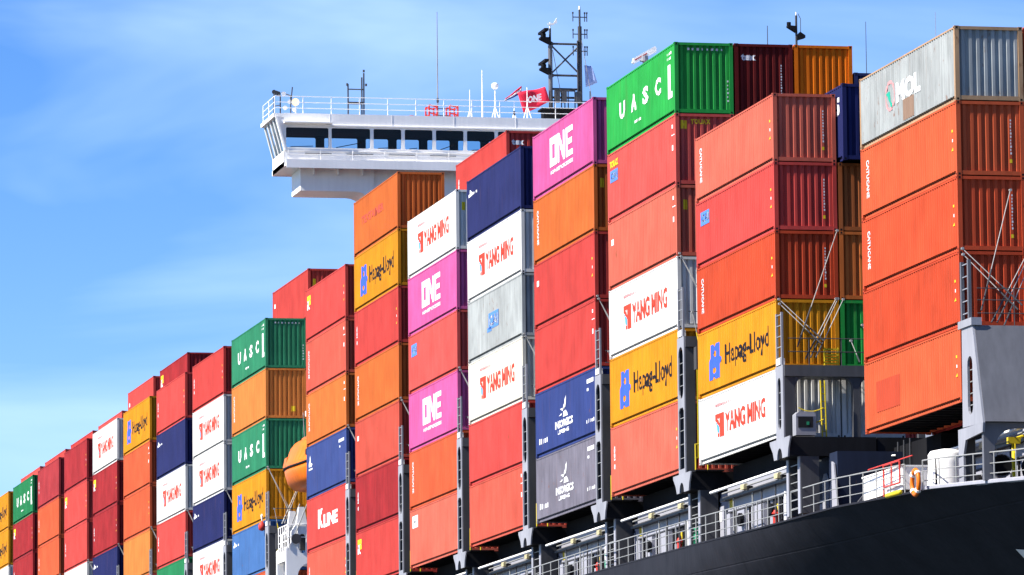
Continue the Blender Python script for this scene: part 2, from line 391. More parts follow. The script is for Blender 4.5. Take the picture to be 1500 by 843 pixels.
def wrap(name, g, face, Lc):
    b = bmesh.new(); vs = [b.verts.new((p[0], p[1], 0)) for p in g[0]]
    for f in g[1]:
        try: b.faces.new([vs[k] for k in f])
        except ValueError: pass
    lo = min(p[0] for p in g[0]); hi = max(p[0] for p in g[0])
    for c in (side_cuts(Lc) if face == 's' else end_cuts()):
        if lo < c < hi: bmesh.ops.bisect_plane(b, geom=b.verts[:]+b.edges[:]+b.faces[:], dist=1e-5, plane_co=(c, 0, 0), plane_no=(1, 0, 0))
    for v in b.verts:
        u, w = v.co.x, v.co.y
        if face == 's': v.co = (CW/2-SX-side_prof(u, Lc)*.35+.006, u-Lc/2, w)
        else: v.co = (CW/2-u, Lc/2-EX-end_prof(u)+.006, w)
    want = Vector((1, 0, 0)) if face == 's' else Vector((0, 1, 0))
    b.normal_update()
    for f in b.faces:
        if f.normal.dot(want) < 0: f.normal_flip()
    m = bpy.data.meshes.new(name); b.to_mesh(m); b.free(); m.materials.append(printm('white')); return m
def ring(cu, cv, ru, rv, n=16): return [(cu+ru*math.cos(2*math.pi*k/n), cv+rv*math.sin(2*math.pi*k/n)) for k in range(n)]
def ticks(u, v, n, h, w, seed):                         # rows of characters too small to read
    rr = random.Random(seed); out = []; x = u
    for k in range(n):
        ww = w*rr.uniform(.5, 1); out.append(rc(x, x+ww, v, v+h*rr.uniform(.7, 1))); x += w*1.35
    return polys(*out)
def letters_one(u, v, W_, Hh):
    w = W_/3.25; s = w*.29; g = w*.12
    O = [(u, v), (u+w, v), (u+w, v+Hh), (u, v+Hh)]; Oh = [(u+s, v+s*.8), (u+s, v+Hh-s*.8), (u+w-s, v+Hh-s*.8), (u+w-s, v+s*.8)]
    a = u+w+g
    Nn = [(a, v), (a+s*.8, v), (a+s*.8, v+Hh*.62), (a+w-s*.8, v), (a+w, v), (a+w, v+Hh), (a+w-s*.8, v+Hh), (a+w-s*.8, v+Hh*.40), (a+s*.8, v+Hh), (a, v+Hh)]
    e = a+w+g; t = Hh*.19
    E_ = [(e, v), (e+w, v), (e+w, v+t), (e+s, v+t), (e+s, v+Hh/2-t/2), (e+w*.9, v+Hh/2-t/2), (e+w*.9, v+Hh/2+t/2), (e+s, v+Hh/2+t/2), (e+s, v+Hh-t), (e+w, v+Hh-t), (e+w, v+Hh), (e, v+Hh)]
    return polys((O, Oh)), polys(Nn), polys(E_)
def logo_defs(H):
    D = {}; k = H/2.9
    D['one'] = [('letter', 'white', g_) for g_ in letters_one(3.55, 1.02*k, 4.6, 1.30*k)] + [('small_lettering', 'white', text_pts('OCEAN NETWORK EXPRESS', 4.5, .17, 3.6, .68*k, .03))]
    ua = []
    for ch, u in zip('UASC', (2.35, 4.45, 6.55, 8.75)): ua.append(text_pts(ch, .98, .72*k, u, 1.15*k, .045))
    D['uasc'] = [('letter', 'white', g_) for g_ in ua] + [('letter_bar', 'white', polys([(11.0, .72*k), (11.75, .72*k), (11.75, .98*k), (11.4, .98*k), (11.4, 2.1*k), (11.0, 2.1*k)])),
                 ('small_lettering', 'white', join(ticks(5.0, .62*k, 6, .13, .15, 1), ticks(10.9, 2.3*k, 4, .12, .14, 3), ticks(10.9, 2.5*k, 4, .12, .14, 4)))]
    D['hapag'] = [('lettering', 'black', text_pts('Hapag-Lloyd', 6.7, .86*k, 4.3, 1.08*k, .012)),
                  ('emblem', 'blue', polys(([(1.75, .62*k), (2.35, .62*k), (2.55, .80*k), (2.75, .62*k), (3.45, .62*k), (3.45, 1.15*k), (3.75, 1.45*k), (3.45, 1.55*k), (3.45, 2.15*k), (2.85, 2.15*k), (2.65, 1.98*k), (2.45, 2.15*k), (2.0, 2.15*k), (2.0, 1.62*k), (1.75, 1.35*k)], ring(2.7, 1.72*k, .24, .15*k, 10), ring(2.6, 1.0*k, .24, .15*k, 10))))]
    D['yang'] = [('lettering', 'red', text_pts('YANG MING', 6.2, .84*k, 4.15, 1.05*k, .03)),
                 ('emblem', 'red', polys([(3.0, .95*k), (3.25, .95*k), (3.25, 1.10*k), (3.0, 1.10*k)], ([(2.6, 1.95*k), (3.95, 1.95*k), (3.95, .92*k), (3.3, .92*k), (3.3, 1.35*k), (2.6, 1.70*k)], [(2.95, 1.75*k), (3.3, 1.52*k), (3.3, 1.75*k)]))),
                 ('emblem_inset', 'cyan', polys([(2.7, 1.62*k), (3.25, 1.36*k), (3.25, 1.12*k), (3.0, 1.15*k)])),
                 ('small_lettering', 'palepink', ticks(2.6, 2.28*k, 9, .12, .22, 5))]
    D['mol'] = [('lettering', 'white', text_pts('MOL', 3.1, .82*k, 4.75, 1.12*k, .05)),
                ('emblem', 'palepink', polys((ring(4.0, 1.55*k, .62, .62*k), ring(4.0, 1.55*k, .50, .50*k)))),
                ('emblem_inset', 'teal', polys([(3.45, 1.70*k), (4.0, 1.75*k), (4.1, 1.3*k), (4.35, 1.1*k), (4.2, 1.0*k), (3.9, 1.3*k), (3.75, 1.5*k)])),
                ('rust_patch', 'rust', polys(rc(5.6, 7.0, .28*k, 1.12*k)))]
    pyr = [polys([(5.0, 1.75*k), (5.5, 1.62*k), (6.25, 2.35*k), (6.05, 1.75*k)], [(4.75, 1.45*k), (5.35, 1.55*k), (5.25, 1.45*k)], [(5.55, 1.35*k), (6.6, 1.35*k), (6.2, 1.62*k), (5.7, 1.58*k)])]
    D['pyramid'] = [('emblem', 'softwhite', join(*pyr)), ('lettering', 'softwhite', join(text_pts('INSORGICS', 3.5, .34*k, 4.0, .92*k, .05), text_pts('LEASING', 2.2, .18*k, 4.5, .66*k, .04))),
                    ('small_lettering', 'softwhite', join(ticks(.7, .55*k, 5, .26, .28, 8), ticks(10.2, .62*k, 5, .18, .25, 9), polys(rc(10.3, 11.6, 2.32*k, 2.5*k), rc(10.35, 10.7, 2.0*k, 2.12*k))))]
    D['pyramid_small'] = [('emblem', 'softwhite', polys([(.6, 1.75*k), (1.1, 2.35*k), (1.3, 1.95*k), (1.75, 1.85*k), (1.55, 1.72*k)])), ('lettering', 'softwhite', polys(rc(.6, 1.8, 1.55*k, 1.64*k))), ('lettering', 'softwhite', polys(rc(9.9, 11.5, 2.28*k, 2.44*k))), ('small_lettering', 'softwhite', ticks(10.1, 2.0*k, 1, .12, .3, 3))]
    D['kline'] = [('lettering', 'white', join(text_pts('K', 1.5, 1.05*k, 3.5, 1.05*k, .05), text_pts('LINE', 4.2, .72*k, 5.2, 1.0*k, .045)))]
    D['vtext'] = [('lettering', 'softwhite', vtext('CATUCANE', .75, 2.35*k, 1.55*k, .34, .02))]
    D['vshort'] = [('lettering', 'softwhite', vtext('CSI 8', .55, 2.1*k, 1.0*k, .26, .03))]
    D['bluebox'] = [('emblem', 'midblue', polys(rc(.75, 2.15, 1.78*k, 2.38*k))), ('lettering', 'white', xf(join(text_pts('CAI', 1.2, .34*k, .85, 1.92*k, .05)), lambda a, b: (a, b)))]
    D['greyblue'] = [('emblem', 'midblue', polys(rc(4.7, 6.9, 1.10*k, 1.85*k), rc(4.4, 5.3, 1.0*k, 1.2*k))), ('lettering', 'white', text_pts('CAI', 1.9, .5*k, 4.85, 1.22*k, .05))]
    D['touaxbox'] = [('lettering', 'yellow', text_pts('TOUAX', 1.5, .28*k, .45, 2.25*k, .05)), ('emblem', 'midblue', polys(rc(.5, 1.9, 1.62*k, 2.12*k))), ('small_lettering', 'white', text_pts('CAI', 1.2, .3*k, .6, 1.72*k, .05))]
    D['kmark'] = [('emblem', 'yellow', polys(rc(.5, 1.5, 2.22*k, 2.48*k), rc(.95, 1.5, 1.95*k, 2.2*k))), ('lettering', 'white', join(text_pts('K', .8, .5*k, .5, 1.72*k, .05), polys(rc(.5, .85, 2.0*k, 2.2*k))))]
    D['whitepatch'] = [('emblem', 'white', polys(rc(.6, 2.0, 1.95*k, 2.55*k))), ('lettering', 'black', polys(rc(1.0, 1.55, 2.2*k, 2.3*k)))]
    D['dash'] = [('lettering', 'white', polys(rc(.55, .95, 1.85*k, 2.1*k)))]
    D['navymark'] = [('lettering', 'white', join(polys([(.35, 2.05*k), (1.3, 2.1*k), (1.3, 2.2*k), (.75, 2.4*k), (.7, 2.2*k), (.35, 2.2*k)]), ticks(1.3, 2.1*k, 3, .12, .3, 2)))]
    D['faintletters'] = [('lettering', 'dim', text_pts('TEXTAINER', 6.2, .42*k, 2.2, 1.45*k, .03))]
    D['squarepatch'] = [('patch', 'brick', polys(rc(1.5, 4.6, .72*k, 1.95*k)))]
    D['45'] = [('lettering', 'white', join(text_pts('45', 1.2, .7*k, 12.05, 1.75*k, .06)))]
    D['right'] = [('markings', 'white', join(ticks(11.55, 2.35*k, 1, .16, .3, 1), ticks(11.55, 1.45*k, 1, .22, .22, 2), ticks(11.5, 2.05*k, 2, .06, .2, 7)))]
    D['righty'] = [('hazard_mark', 'yellow', polys(rc(11.58, 11.74, 1.74*k, 1.84*k))), ('hazard_mark', 'yellow', polys([(11.54, 1.02*k), (11.78, 1.02*k), (11.66, 1.15*k)])), ('markings', 'white', polys(rc(11.6, 11.7, 1.36*k, 1.48*k)))]
    # forward ends
    D['e_tex'] = [('end_lettering', 'white', text_pts('tex', .62, .30*k, .28, 2.22*k, .05))]
    D['e_touax'] = [('end_lettering', 'yellow', join(text_pts('TOUAX', .82, .20*k, .66, 2.48*k, .04), polys(rc(.24, .35, 2.28*k, 2.62*k), rc(.38, .5, 2.28*k, 2.62*k), rc(.35, .38, 2.4*k, 2.5*k))))]
    D['e_code'] = [('end_lettering', 'softwhite', join(*[ticks(.55+.2*i, 2.58*k, 1, .10, .10, i) for i in range(8)], *[ticks(2.18, .5*k+.16*i, 1, .08, .08, i) for i in range(6)]))]
    D['e_strip'] = [('end_lettering', 'softwhite', join(*[ticks(1.93, .85*k+.115*i, 1, .075, .06, i) for i in range(11)])), ('end_mark', 'yellow', polys(rc(1.9, 2.02, .52*k, .66*k)))]
    D['e_none'] = []
    D['e_mark'] = [('end_mark', 'yellow', polys(rc(.3, .48, 1.9*k, 2.3*k)))]
    D['e_square'] = [('end_mark', 'yellow', polys(rc(1.5, 1.75, .42*k, .72*k)))]
    return D
LC = {}; LD = {}
def logo(key, Lc, H):
    if (key, Lc, H) not in LC:
        if H not in LD: LD[H] = logo_defs(H)
        LC[(key, Lc, H)] = [(n, c, wrap(n, g, 'e' if key.startswith('e_') else 's', Lc)) for n, c, g in LD[H][key]]
    return LC[(key, Lc, H)]
CDESC = dict(red='red', coral='coral red', orred='orange-red', orange='orange', amber='amber', pink='magenta', green='bright green', teal='green', navy='navy',
             blue='blue', faded='faded violet-blue', grey='grey', white='white', cream='off-white', maroon='maroon', darkred='dark red', tan='rust brown', vivid='bright orange', lightblue='light blue')
LDESC = dict(one='big white block letters', uasc='four spaced white letters', hapag='blue emblem and black name', yang='red emblem and name', mol='round emblem and rust patch',
             pyramid='white pyramid emblem', pyramid_small='small white sail emblem', kline='white two-part name', vtext='white vertical lettering', vshort='short white vertical letters', bluebox='blue square emblem',
             greyblue='blue emblem in its middle', touaxbox='yellow name over blue square', kmark='yellow and white corner mark', whitepatch='white patch', dash='small white dash', navymark='small white corner mark',
             faintletters='faint painted-over letters', squarepatch='darker square patch')
LDESC['45'] = 'white number at its end'
NCON = [0]
def container(bay, row, z, H, col, marks, label, Lc=P40):
    xo = XB[bay]-row*ROWP; yc = BAY[bay]+P40/2
    e = thing('shipping_container', label, 'container', (xo-CW/2, yc, z), 'containers stacked on the ship')
    mt = cpaint(col, (bay*5+row*2+int(z*3.1)) % 3)
    obj('frame', cmesh('frame', Lc, H), e, paint('container_grey_frame', (.36, .22, .12), .6, .5) if (col == 'grey' and 'mol' in marks) else mt)
    sp1 = obj('side_panel', cmesh('side_panel', Lc, H), e, mt)
    o = obj('side_panel', cmesh('side_panel', Lc, H), e, mt); o.rotation_euler.z = math.pi
    ep1 = obj('end_panel', cmesh('end_panel', Lc, H), e, mt)
    o = obj('end_panel', cmesh('end_panel', Lc, H), e, mt); o.rotation_euler.z = math.pi
    obj('roof', cmesh('roof', Lc, H), e, mt); obj('floor', cmesh('floor', Lc, H), e, M_BLACK)
    for k in marks:
        for n, c, me in logo(k, Lc, H): obj(n, me, ep1 if k.startswith('e_') else sp1, printm(c))
    return e
STACK = {   # outboard row, top to bottom: colour + marks
 1: [('grey', 'mol'), ('orred', 'vtext righty e_strip'), ('orred', 'vtext righty e_strip'), ('orred', 'righty'), ('orred', 'squarepatch righty')],
 2: [('coral', 'vtext righty e_strip'), ('red', 'bluebox righty e_strip'), ('orred', 'vtext righty e_strip'), ('amber', 'hapag'), ('white', 'yang')],
 3: [('green', 'uasc e_code'), ('red', 'touaxbox right e_touax'), ('coral', 'dash right e_mark'), ('white', 'yang'), ('amber', 'hapag'), ('coral', 'vshort righty')],
 4: [('pink', 'one'), ('orange', 'vtext e_mark'), ('red', 'dash righty'), ('red', 'right'), ('blue', 'pyramid'), ('faded', 'pyramid')],
 5: [('navy', 'navymark'), ('white', 'yang'), ('grey', 'greyblue'), ('cream', 'yang'), ('red', ''), ('coral', 'right')],
 6: [('white', 'yang e_mark'), ('pink', 'one'), ('red', 'bluebox'), ('pink', 'one'), ('orred', 'vtext'), ('coral', 'whitepatch')],
 7: [('orange', 'faintletters'), ('amber', 'hapag'), ('red', 'vshort righty'), ('orange', 'vtext'), ('coral', 'dash'), ('darkred', 'vshort'), ('red', 'kmark')],
 8: [('red', 'kmark righty'), ('coral', 'vtext right'), ('orange', 'vtext right'), ('blue', 'pyramid_small'), ('red', 'kline'), ('coral', 'vshort righty')],
 9: [('teal', 'uasc e_code'), ('orange', 'vtext e_square'), ('teal', 'uasc'), ('amber', 'hapag'), ('lightblue', 'navymark'), ('orred', '')],
 10: [('red', 'vshort righty'), ('white', 'yang'), ('white', 'yang'), ('navy', 'navymark'), ('white', 'yang'), ('red', '')],
 11: [('red', 'vshort righty'), ('navy', 'navymark'), ('white', 'yang'), ('red', 'vshort'), ('teal', ''), ('red', '')],
 12: [('amber', 'hapag'), ('orred', 'right'), ('orred', 'righty'), ('orange', ''), ('red', ''), ('orred', '')],
 13: [('white', 'yang'), ('darkred', 'kmark righty'), ('darkred', 'vshort righty'), ('navy', 'navymark'), ('red', ''), ('orred', '')],
 14: [('darkred', 'righty'), ('red', 'kmark righty'), ('red', 'vshort'), ('white', 'yang'), ('red', ''), ('orred', '')],
 15: [('darkred', 'vshort'), ('orred', 'vshort'), ('orred', 'vshort'), ('orange', ''), ('red', ''), ('orred', '')],
 16: [('teal', 'uasc'), ('darkred', 'kmark righty'), ('darkred', 'vshort'), ('orange', ''), ('red', ''), ('orred', '')],
 17: [('amber', 'hapag'), ('amber', 'hapag'), ('white', 'yang'), ('orange', ''), ('red', ''), ('orred', '')],
}
def posname(k, n): return 'topmost' if k == 0 else ('lowest' if k == n-1 else ORD[k+1] + ' down')
def label_of(col, marks, k, n, bay, row):
    d = [LDESC[m] for m in marks if m in LDESC]
    a = CDESC[col] + ' container' + (' with ' + d[0] if d else '')
    if row == 0: s = '%s, %s outboard stack from bow' % (posname(k, n), ORD[bay])
    else: s = '%s, %s row, %s bay from bow' % (posname(k, n), ORD[row+1], ORD[bay])
    return a + ', ' + s
for b, st in STACK.items():
    H = HS if b < 3 else HC; n = len(st)
    for k, (c, mk_) in enumerate(st):
        mk_ = mk_.split(); container(b, 0, Z0-(.5 if b == 1 else 0)+(n-1-k)*H, H, c, mk_, label_of(c, mk_, k, n, b, 0))
def inner(bay, row, cols, Hs, lens=None):
    z = Z0-(.5 if bay == 1 else 0); n = len(cols)
    for k in range(n-1, -1, -1):
        c, mk_ = cols[k]; mk_ = mk_.split(); H = Hs[k] if isinstance(Hs, (list, tuple)) else Hs
        container(bay, row, z, H, c, mk_, label_of(c, mk_, k, n, bay, row), (lens or {}).get(k, P40)); z += H
inner(1, 1, [('orred', 'e_strip'), ('tan', ''), ('red', 'e_strip'), ('orred', ''), ('red', '')], HS)
inner(2, 1, [('navy', '45'), ('tan', ''), ('orange', ''), ('green', ''), ('white', '')], [HC, HS, HS, HS, HS], {0: 13.716})
inner(3, 1, [('maroon', 'e_tex e_strip'), ('red', ''), ('orange', ''), ('red', ''), ('navy', ''), ('coral', '')], HC)
inner(3, 2, [('vivid', ''), ('red', ''), ('coral', ''), ('navy', ''), ('red', ''), ('red', '')], HC)
inner(3, 3, [('navy', ''), ('red', ''), ('red', ''), ('orange', ''), ('red', ''), ('red', '')], [HS, HC, HC, HS, HC, 2.43])
inner(6, 1, [('red', 'vshort e_tex'), ('red', ''), ('navy', ''), ('red', ''), ('orange', ''), ('red', ''), ('coral', '')], HC)
inner(7, 1, [('maroon', ''), ('red', ''), ('coral', ''), ('red', ''), ('orange', ''), ('red', '')], HC)
inner(9, 1, [('red', 'dash e_mark'), ('coral', ''), ('navy', ''), ('red', ''), ('orange', ''), ('red', ''), ('red', '')], HC)
MIX = [HC, HC, HC, HC, HS, HS, HS]
inner(10, 1, [('coral', '')] + [('red', '')]*6, [HC, HC, HC, HS, HS, HS, HS])
inner(11, 1, [('navy', '')] + [('red', '')]*6, [HC, HC, HC, HS, HS, HS, HS])
inner(12, 1, [('darkred', 'kmark')] + [('red', '')]*6, HC)
inner(13, 1, [('red', 'dash')] + [('red', '')]*6, HC)
for b, c in ((14, 'red'), (15, 'red'), (16, 'red'), (17, 'red')):
    inner(b, 1, [(c, 'dash' if b in (15, 17) else '')] + [('orred', '')]*6, MIX)

# ------------------------------------------------------------------ lashing bridges
def lashing_bridge(label, yf, xo, zp, rows=3):
    """grey lattice between two bays: outboard tower, platform, brackets and legs. Built about (xo, yf, 19)"""
    e = thing('lashing_bridge', label, 'lashing bridge', (xo, yf, 19.0), 'lashing bridges between the container bays')
    t = zp-19.0; y0, y1 = .28, 1.38; tall = t > 6
    m = MB()
    if tall: holes = [oval(y0+.17, y1-.17, 5.85, 7.95), [(y0+.13, 3.05), (y1-.13, 3.05), (y1-.13, 5.35), (y1-.3, 5.5), (y0+.3, 5.5), (y0+.13, 5.35)]]
    else: holes = [oval(y0+.30, y1-.34, 3.2, 5.15)]
    m.prism([(y0, 2.86), (y1, 2.86), (y1, t), (y0, t)], holes, XP, .06, .12); sp_ = m.build('side_plate', M_LGREY, e)
    for z in ([3.5, 4.05, 4.6, 5.1, 6.4, 6.85, 7.3] if tall else [3.6, 4.1, 4.6]):
        MB().bar((.05, y0+.12, z), (.05, y1-.12, z), .018).build('rung', M_GALV, sp_)
    MB().box(-.34, .058, y1-.16, y1, 2.86, t-.45).build('front_post', M_DGREY, e)
    MB().box(-.34, .058, y0, y0+.10, 2.86, t-.45).build('rear_post', M_DGREY, e)
    w = rows*2.5+.55
    pf_ = MB().box(-w, .058, y0-.08, y1+.06, t-.42, t-.004).build('platform', M_PORT, e)
    for r in range(1, rows+1):
        x = -2.58-(r-1)*2.5
        MB().box(x-.26, x, y1-.30, y1-.003, 2.86, t-.42).build('portal_post', M_PORT, e)
        p = MB()                                               # rounded haunches of the portal opening
        for x0, s in ((x, 1), (x+2.24 if r > 1 else -.342, -1)):
            q = [(x0, t-.425)] + [(x0+s*(.45-.45*math.sin(k*math.pi/10)), t-.425-(.45-.45*math.cos(k*math.pi/10))) for k in range(6)]
            p.prism(q, [], YP, y1-.22, y1-.02)
        p.build('haunch', M_PORT, e)
    g = MB()                                                   # ladder-like guard frame on top
    for y in (y0+.06, y1-.30): g.box(.02, .10, y, y+.085, t, t+2.0)
    gf_ = g.build('guard_frame', M_LGREY, e)
    for k in range(5): MB().bar((.06, y0+.1, t+.32+k*.4), (.06, y1-.26, t+.32+k*.4), .022).build('guard_rung', M_GALV, gf_)
    MB().box(-.06, .13, y0+.18, y1-.36, t+.05, t+.28).build('fitting_box', M_WHITE, e)
    # rail across the platform
    rl = MB()
    for z in (.5, 1.0): rl.bar((-.1, y1+.0, t+z), (-w+.1, y1+.0, t+z), .018)
    for k in range(rows*2): x = -.9-k*1.25; rl.bar((x, y1, t), (x, y1, t+1.0), .018)
    rl.build('platform_rail', M_DGREY, pf_)
    # bracket
    arch = [(1.0+.38*math.cos(math.pi-k*math.pi/8), 2.1+.40*math.sin(math.pi-k*math.pi/8)) for k in range(9)]
    o = [(-.42, 2.84), (-.40, 2.72), (.0, 2.4), (.18, 2.1)] + arch + [(2.15, 2.1), (2.25, 2.4), (2.5, 2.74), (2.5, 2.84)]
    MB().prism(o, [], XP, .13, .19).build('bracket_plate', M_LGREY, e)
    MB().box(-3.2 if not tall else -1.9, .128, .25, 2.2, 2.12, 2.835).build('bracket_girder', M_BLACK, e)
    MB().box(-40, -3.25 if not tall else -1.95, .3, 2.15, 0, 2.83).build('shade_block', M_BLACK, e)  # black box added to keep the gap under the bays dark
    for a in (.10, 1.72):
        MB().box(-1.0, -.30, a, a+.46, 0.0, 2.118).build('leg', M_DGREY, e)
        MB().box(-.298, -.27, a+.10, a+.40, 0.0, 2.118).build('leg_lit_flange', M_COAM, e)  # sunlit edge put into pale colour, shaded leg into dark grey
    ld = MB()
    for k in range(6): ld.bar((-.35, .56, .25+k*.32), (-.35, 1.72, .25+k*.32), .02)
    ld.build('leg_ladder', M_GALV, e)
    # yellow ladder and gate beside the tower
    if tall:
        yl = MB(); yb = y1+.42
        for x in (-.34, -.66): yl.box(x-.035, x+.035, yb-.03, yb+.03, 3.4, t-.9)
        for k in range(9): yl.bar((-.34, yb, 3.65+k*.36), (-.66, yb, 3.65+k*.36), .02)
        yl.build('yellow_ladder', M_YEL, e)
        st_ = MB(); st_.box(-.72, -.28, y1+.02, yb+.05, t-1.35, t-.45); st_.build('ladder_hood', M_DGREY, e)
    yg = MB(); yb = y1+.75
    if not tall: return e
    for x in (-.12, -.62): yg.bar((x, yb, 2.84), (x, yb, 3.95), .032)
    for z in (3.4, 3.93): yg.bar((-.12, yb, z), (-1.1, yb, z), .03)
    yg.build('yellow_gate', M_YEL, e)
    MB().box(-1.2, -.05, y1+.1, y1+1.1, 2.842, 2.9).build('step_plate', M_BLACK, e)
    return e
def rod(label, a, b, col=M_YEL):
    """thin lashing rod hooked to a corner, with a turnbuckle at its foot"""
    a = Vector(a); b = Vector(b); d = b-a; q = a+d*.66
    e = thing('lashing_rod', label, 'lashing rod', b, 'lashing rods crossing the container ends')
    MB().bar(a-b, q-b, .015, 6).build('rod', M_LASH, e)
    MB().bar(q-b, (0, 0, 0), .03, 6).build('turnbuckle', col, e)
    MB().lathe([(-.05, .05), (.05, .05)], a-b, 'y', 8).build('hook', M_LASH, e)
def rods_at(y, xo, zp, H, where, wide=False):
    zt = Z0+H*round((zp+2.9-Z0)/H) ; lab = 'steel lashing rod crossing the box ends ' + where
    for dx, ud in ((0, 'upper'), (.14, 'lower')):
        rod(ud + ' steel lashing rod from outer box corner ' + where, (xo-.08-dx*.2, y+.10+dx, zt+.1-dx), (xo-1.65+dx, y+.9, zp+.15), M_GALV)
        rod(ud + ' steel lashing rod from inner box corner ' + where, (xo-CW+.12+dx*.2, y+.10+dx, zt+.1-dx), (xo-.75-dx, y+.9, zp+.15), M_GALV)
    rod('yellow turnbuckle leaning on the platform ' + where, (xo-.20, y+1.62, zp+.95), (xo-.42, y+1.72, zp-.30))
between = {b: (b+1, b) for b in BAY}
protoT = None
for b in list(range(3, 18)):
    yf = BAY[b]+P40
    if b == 8: nm = 'eighth and seventh stacks from bow'
    lab = ('grey lashing bridge tower forward of the ninth stack, beside the white davit' if b == 9 else
           'grey lashing bridge tower between %s and %s stacks from the bow' % (ORD[b-1], ORD[b]))
    if protoT is None: protoT = lashing_bridge(lab, yf, 0, 27.32)
    else: copy_tree(protoT, (0, yf, 19.0), lab)
    rods_at(yf, 0, 27.32, HC, 'before the %s stack from bow' % ORD[b])
lashing_bridge('grey open portal lashing bridge before white container, second stack from bow', BAY[2]+P40-.08, 0, 24.58, 2)
w2 = 'above the open grey portal'
RN = ['upper rod from outer corner', 'lower rod from outer corner', 'middle rod from inner corner', 'upper rod from inner corner', 'lower rod from inner corner', 'long rod from highest corner', 'longer short rod', 'shorter short rod']
yq = BAY[2]+P40
for a, b_ in (((-.09, 27.17), (-1.55, 25.55)), ((-.11, 27.0), (-1.45, 25.45)), ((-2.37, 27.22), (-1.05, 24.9)), ((-2.30, 27.22), (-.85, 24.85)), ((-2.58, 27.2), (-1.25, 24.9)), ((-2.39, 29.8), (-.55, 25.3))):
    rod(RN.pop(0) + ' crossing the amber box end ' + w2, (a[0], yq+.12, a[1]), (b_[0], yq+.95, b_[1]), M_DGREY)
for a, b_ in (((-3.2, 26.2), (-3.7, 24.8)), ((-2.75, 25.6), (-2.95, 24.75))):
    rod(RN.pop(0) + ' standing before the green box ' + w2, (a[0], yq+.5, a[1]), (b_[0], yq+.95, b_[1]), M_DGREY)
# slatted yellow locker on the platform
lk = thing('slatted_locker', 'small yellow slatted locker standing on the grey portal platform', 'locker', (-1.95, yq+.55, 24.6))
MB().box(-.30, .30, -.12, .12, 0, .06).build('base', M_YEL, lk)
for x in (-.28, .25): MB().box(x, x+.04, .04, .10, .06, .72).build('post', M_YEL, lk)
for k in range(6): MB().box(-.27, .28, .10, .13, .10+k*.105, .155+k*.105).build('slat', M_YEL, lk)
# control cabinet by the tower foot
cb = thing('control_cabinet', 'grey cabinet with dark window standing under the open grey portal', 'cabinet', (-.55, yq+1.75, 21.90))
cab = MB(); cab.prism([(-.38, 0), (.38, 0), (.38, .78), (.26, .88), (-.30, .88), (-.38, .80)], [], YP, -.25, .25); cab.build('housing', M_LGREY, cb)
MB().box(-.27, .30, .252, .27, .28, .68).build('window', M_DARK, cb); MB().box(-.38, .38, .252, .262, .70, .74).build('trim', M_COAM, cb)
MB().box(-.12, -.02, .272, .28, .38, .50).build('indicator', M_GRN, cb)
yl = thing('yellow_chain_ladder', 'slim yellow ladder hanging inside the open grey portal', 'ladder', (-1.32, yq+1.45, 21.9))
for x in (0, -.16): MB().bar((x, 0, 0), (x+.04, 0, 2.1), .03).build('rail', M_YEL, yl)
for k in range(7): MB().bar((0, 0, .2+k*.28), (-.15, 0, .2+k*.28), .018).build('rung', M_YEL, yl)
hz = MB(); 
for z in (1.05, .62): hz.path([(.95-.19*k, .2, z-.14*math.sin(math.pi*k/5)) for k in range(6)], .022)
hz.build('chain', M_YEL, yl)

# foremost plated bridge beside the first stack
yb = BAY[1]+P40
fb = thing('breakwater_bridge', 'tall slate-grey plated bridge with slotted side beside first stack from bow', 'lashing bridge', (-1.4, yb, 18.25))
m = MB(); m.prism([(.62, 2.3), (2.98, 2.25), (1.95, 5.65), (.70, 5.65)], [oval(1.28, 1.88, 2.65, 4.65)], XP, -.02, .06); m.build('side_plate', M_LGREY, fb)
for z in (3.0, 3.4, 3.8, 4.2): MB().bar((-.05, 1.2, z), (-.05, 1.95, z), .022).build('rung', M_GALV, fb)
MB().box(-.25, .12, .45, 2.05, 5.66, 5.92).build('cap', M_LGREY, fb)
pl = MB(); pl.prism([(1.97, 5.66), (2.98, 2.3), (2.90, 2.3), (1.87, 5.66)], [], XP, -14, -.025); pl.build('front_plate', M_GREY, fb)
for k in range(4): MB().prism([(2.0-.02, 5.62), (2.985, 2.35), (3.02, 2.35), (2.02, 5.62)], [], XP, -2.0-k*2.4, -1.96-k*2.4).build('plate_seam', M_GREY, fb)
MB().box(-14, -.03, .62, 1.86, 5.2, 5.65).build('platform', M_GREY, fb)
ar = [(-.02, .34), (-.40, .34), (-.40, 1.35)] + [(-.40-.75*(1-math.cos(k*math.pi/12)), 1.35+.75*math.sin(k*math.pi/12)) for k in range(1, 7)] + [(-2.0, 2.1)] + [(-2.0-.75*math.sin(k*math.pi/12), 1.35+.75*math.cos(k*math.pi/12)) for k in range(1, 7)] + [(-2.75, .34), (-3.2, .34), (-3.2, 2.29), (-.02, 2.29)]
MB().prism(ar, [], YP, 2.55, 2.75).build('arch_frame', M_GREY, fb)
MB().prism([(.05, .34), (.62, .34), (.62, 1.35), (.9, 1.85), (2.9, 1.95), (2.98, 2.27), (.05, 2.27)], [], XP, -.02, .058).build('side_column', M_LGREY, fb)
MB().box(-.38, -.022, .08, .60, .34, 2.26).build('column_web', M_DGREY, fb)
g = MB()
for y in (.62, 1.45): g.box(-.05, .06, y, y+.13, 5.92, 7.95)
g.build('guard_frame', M_GREY, fb)
for k in range(5): MB().bar((0, .65, 6.15+k*.42), (0, 1.5, 6.15+k*.42), .026).build('guard_rung', M_LGREY, fb)
rl = MB()
for z in (.45, .9, 1.3): rl.bar((-.2, 1.75, 5.65+z), (-13, 1.75, 5.65+z), .016)
for k in range(8): rl.bar((-1.5-k*1.3, 1.75, 5.65), (-1.5-k*1.3, 1.75, 6.95), .018)
rl.build('platform_rail', M_DGREY, fb)
w1 = 'above the slate-grey plated bridge'
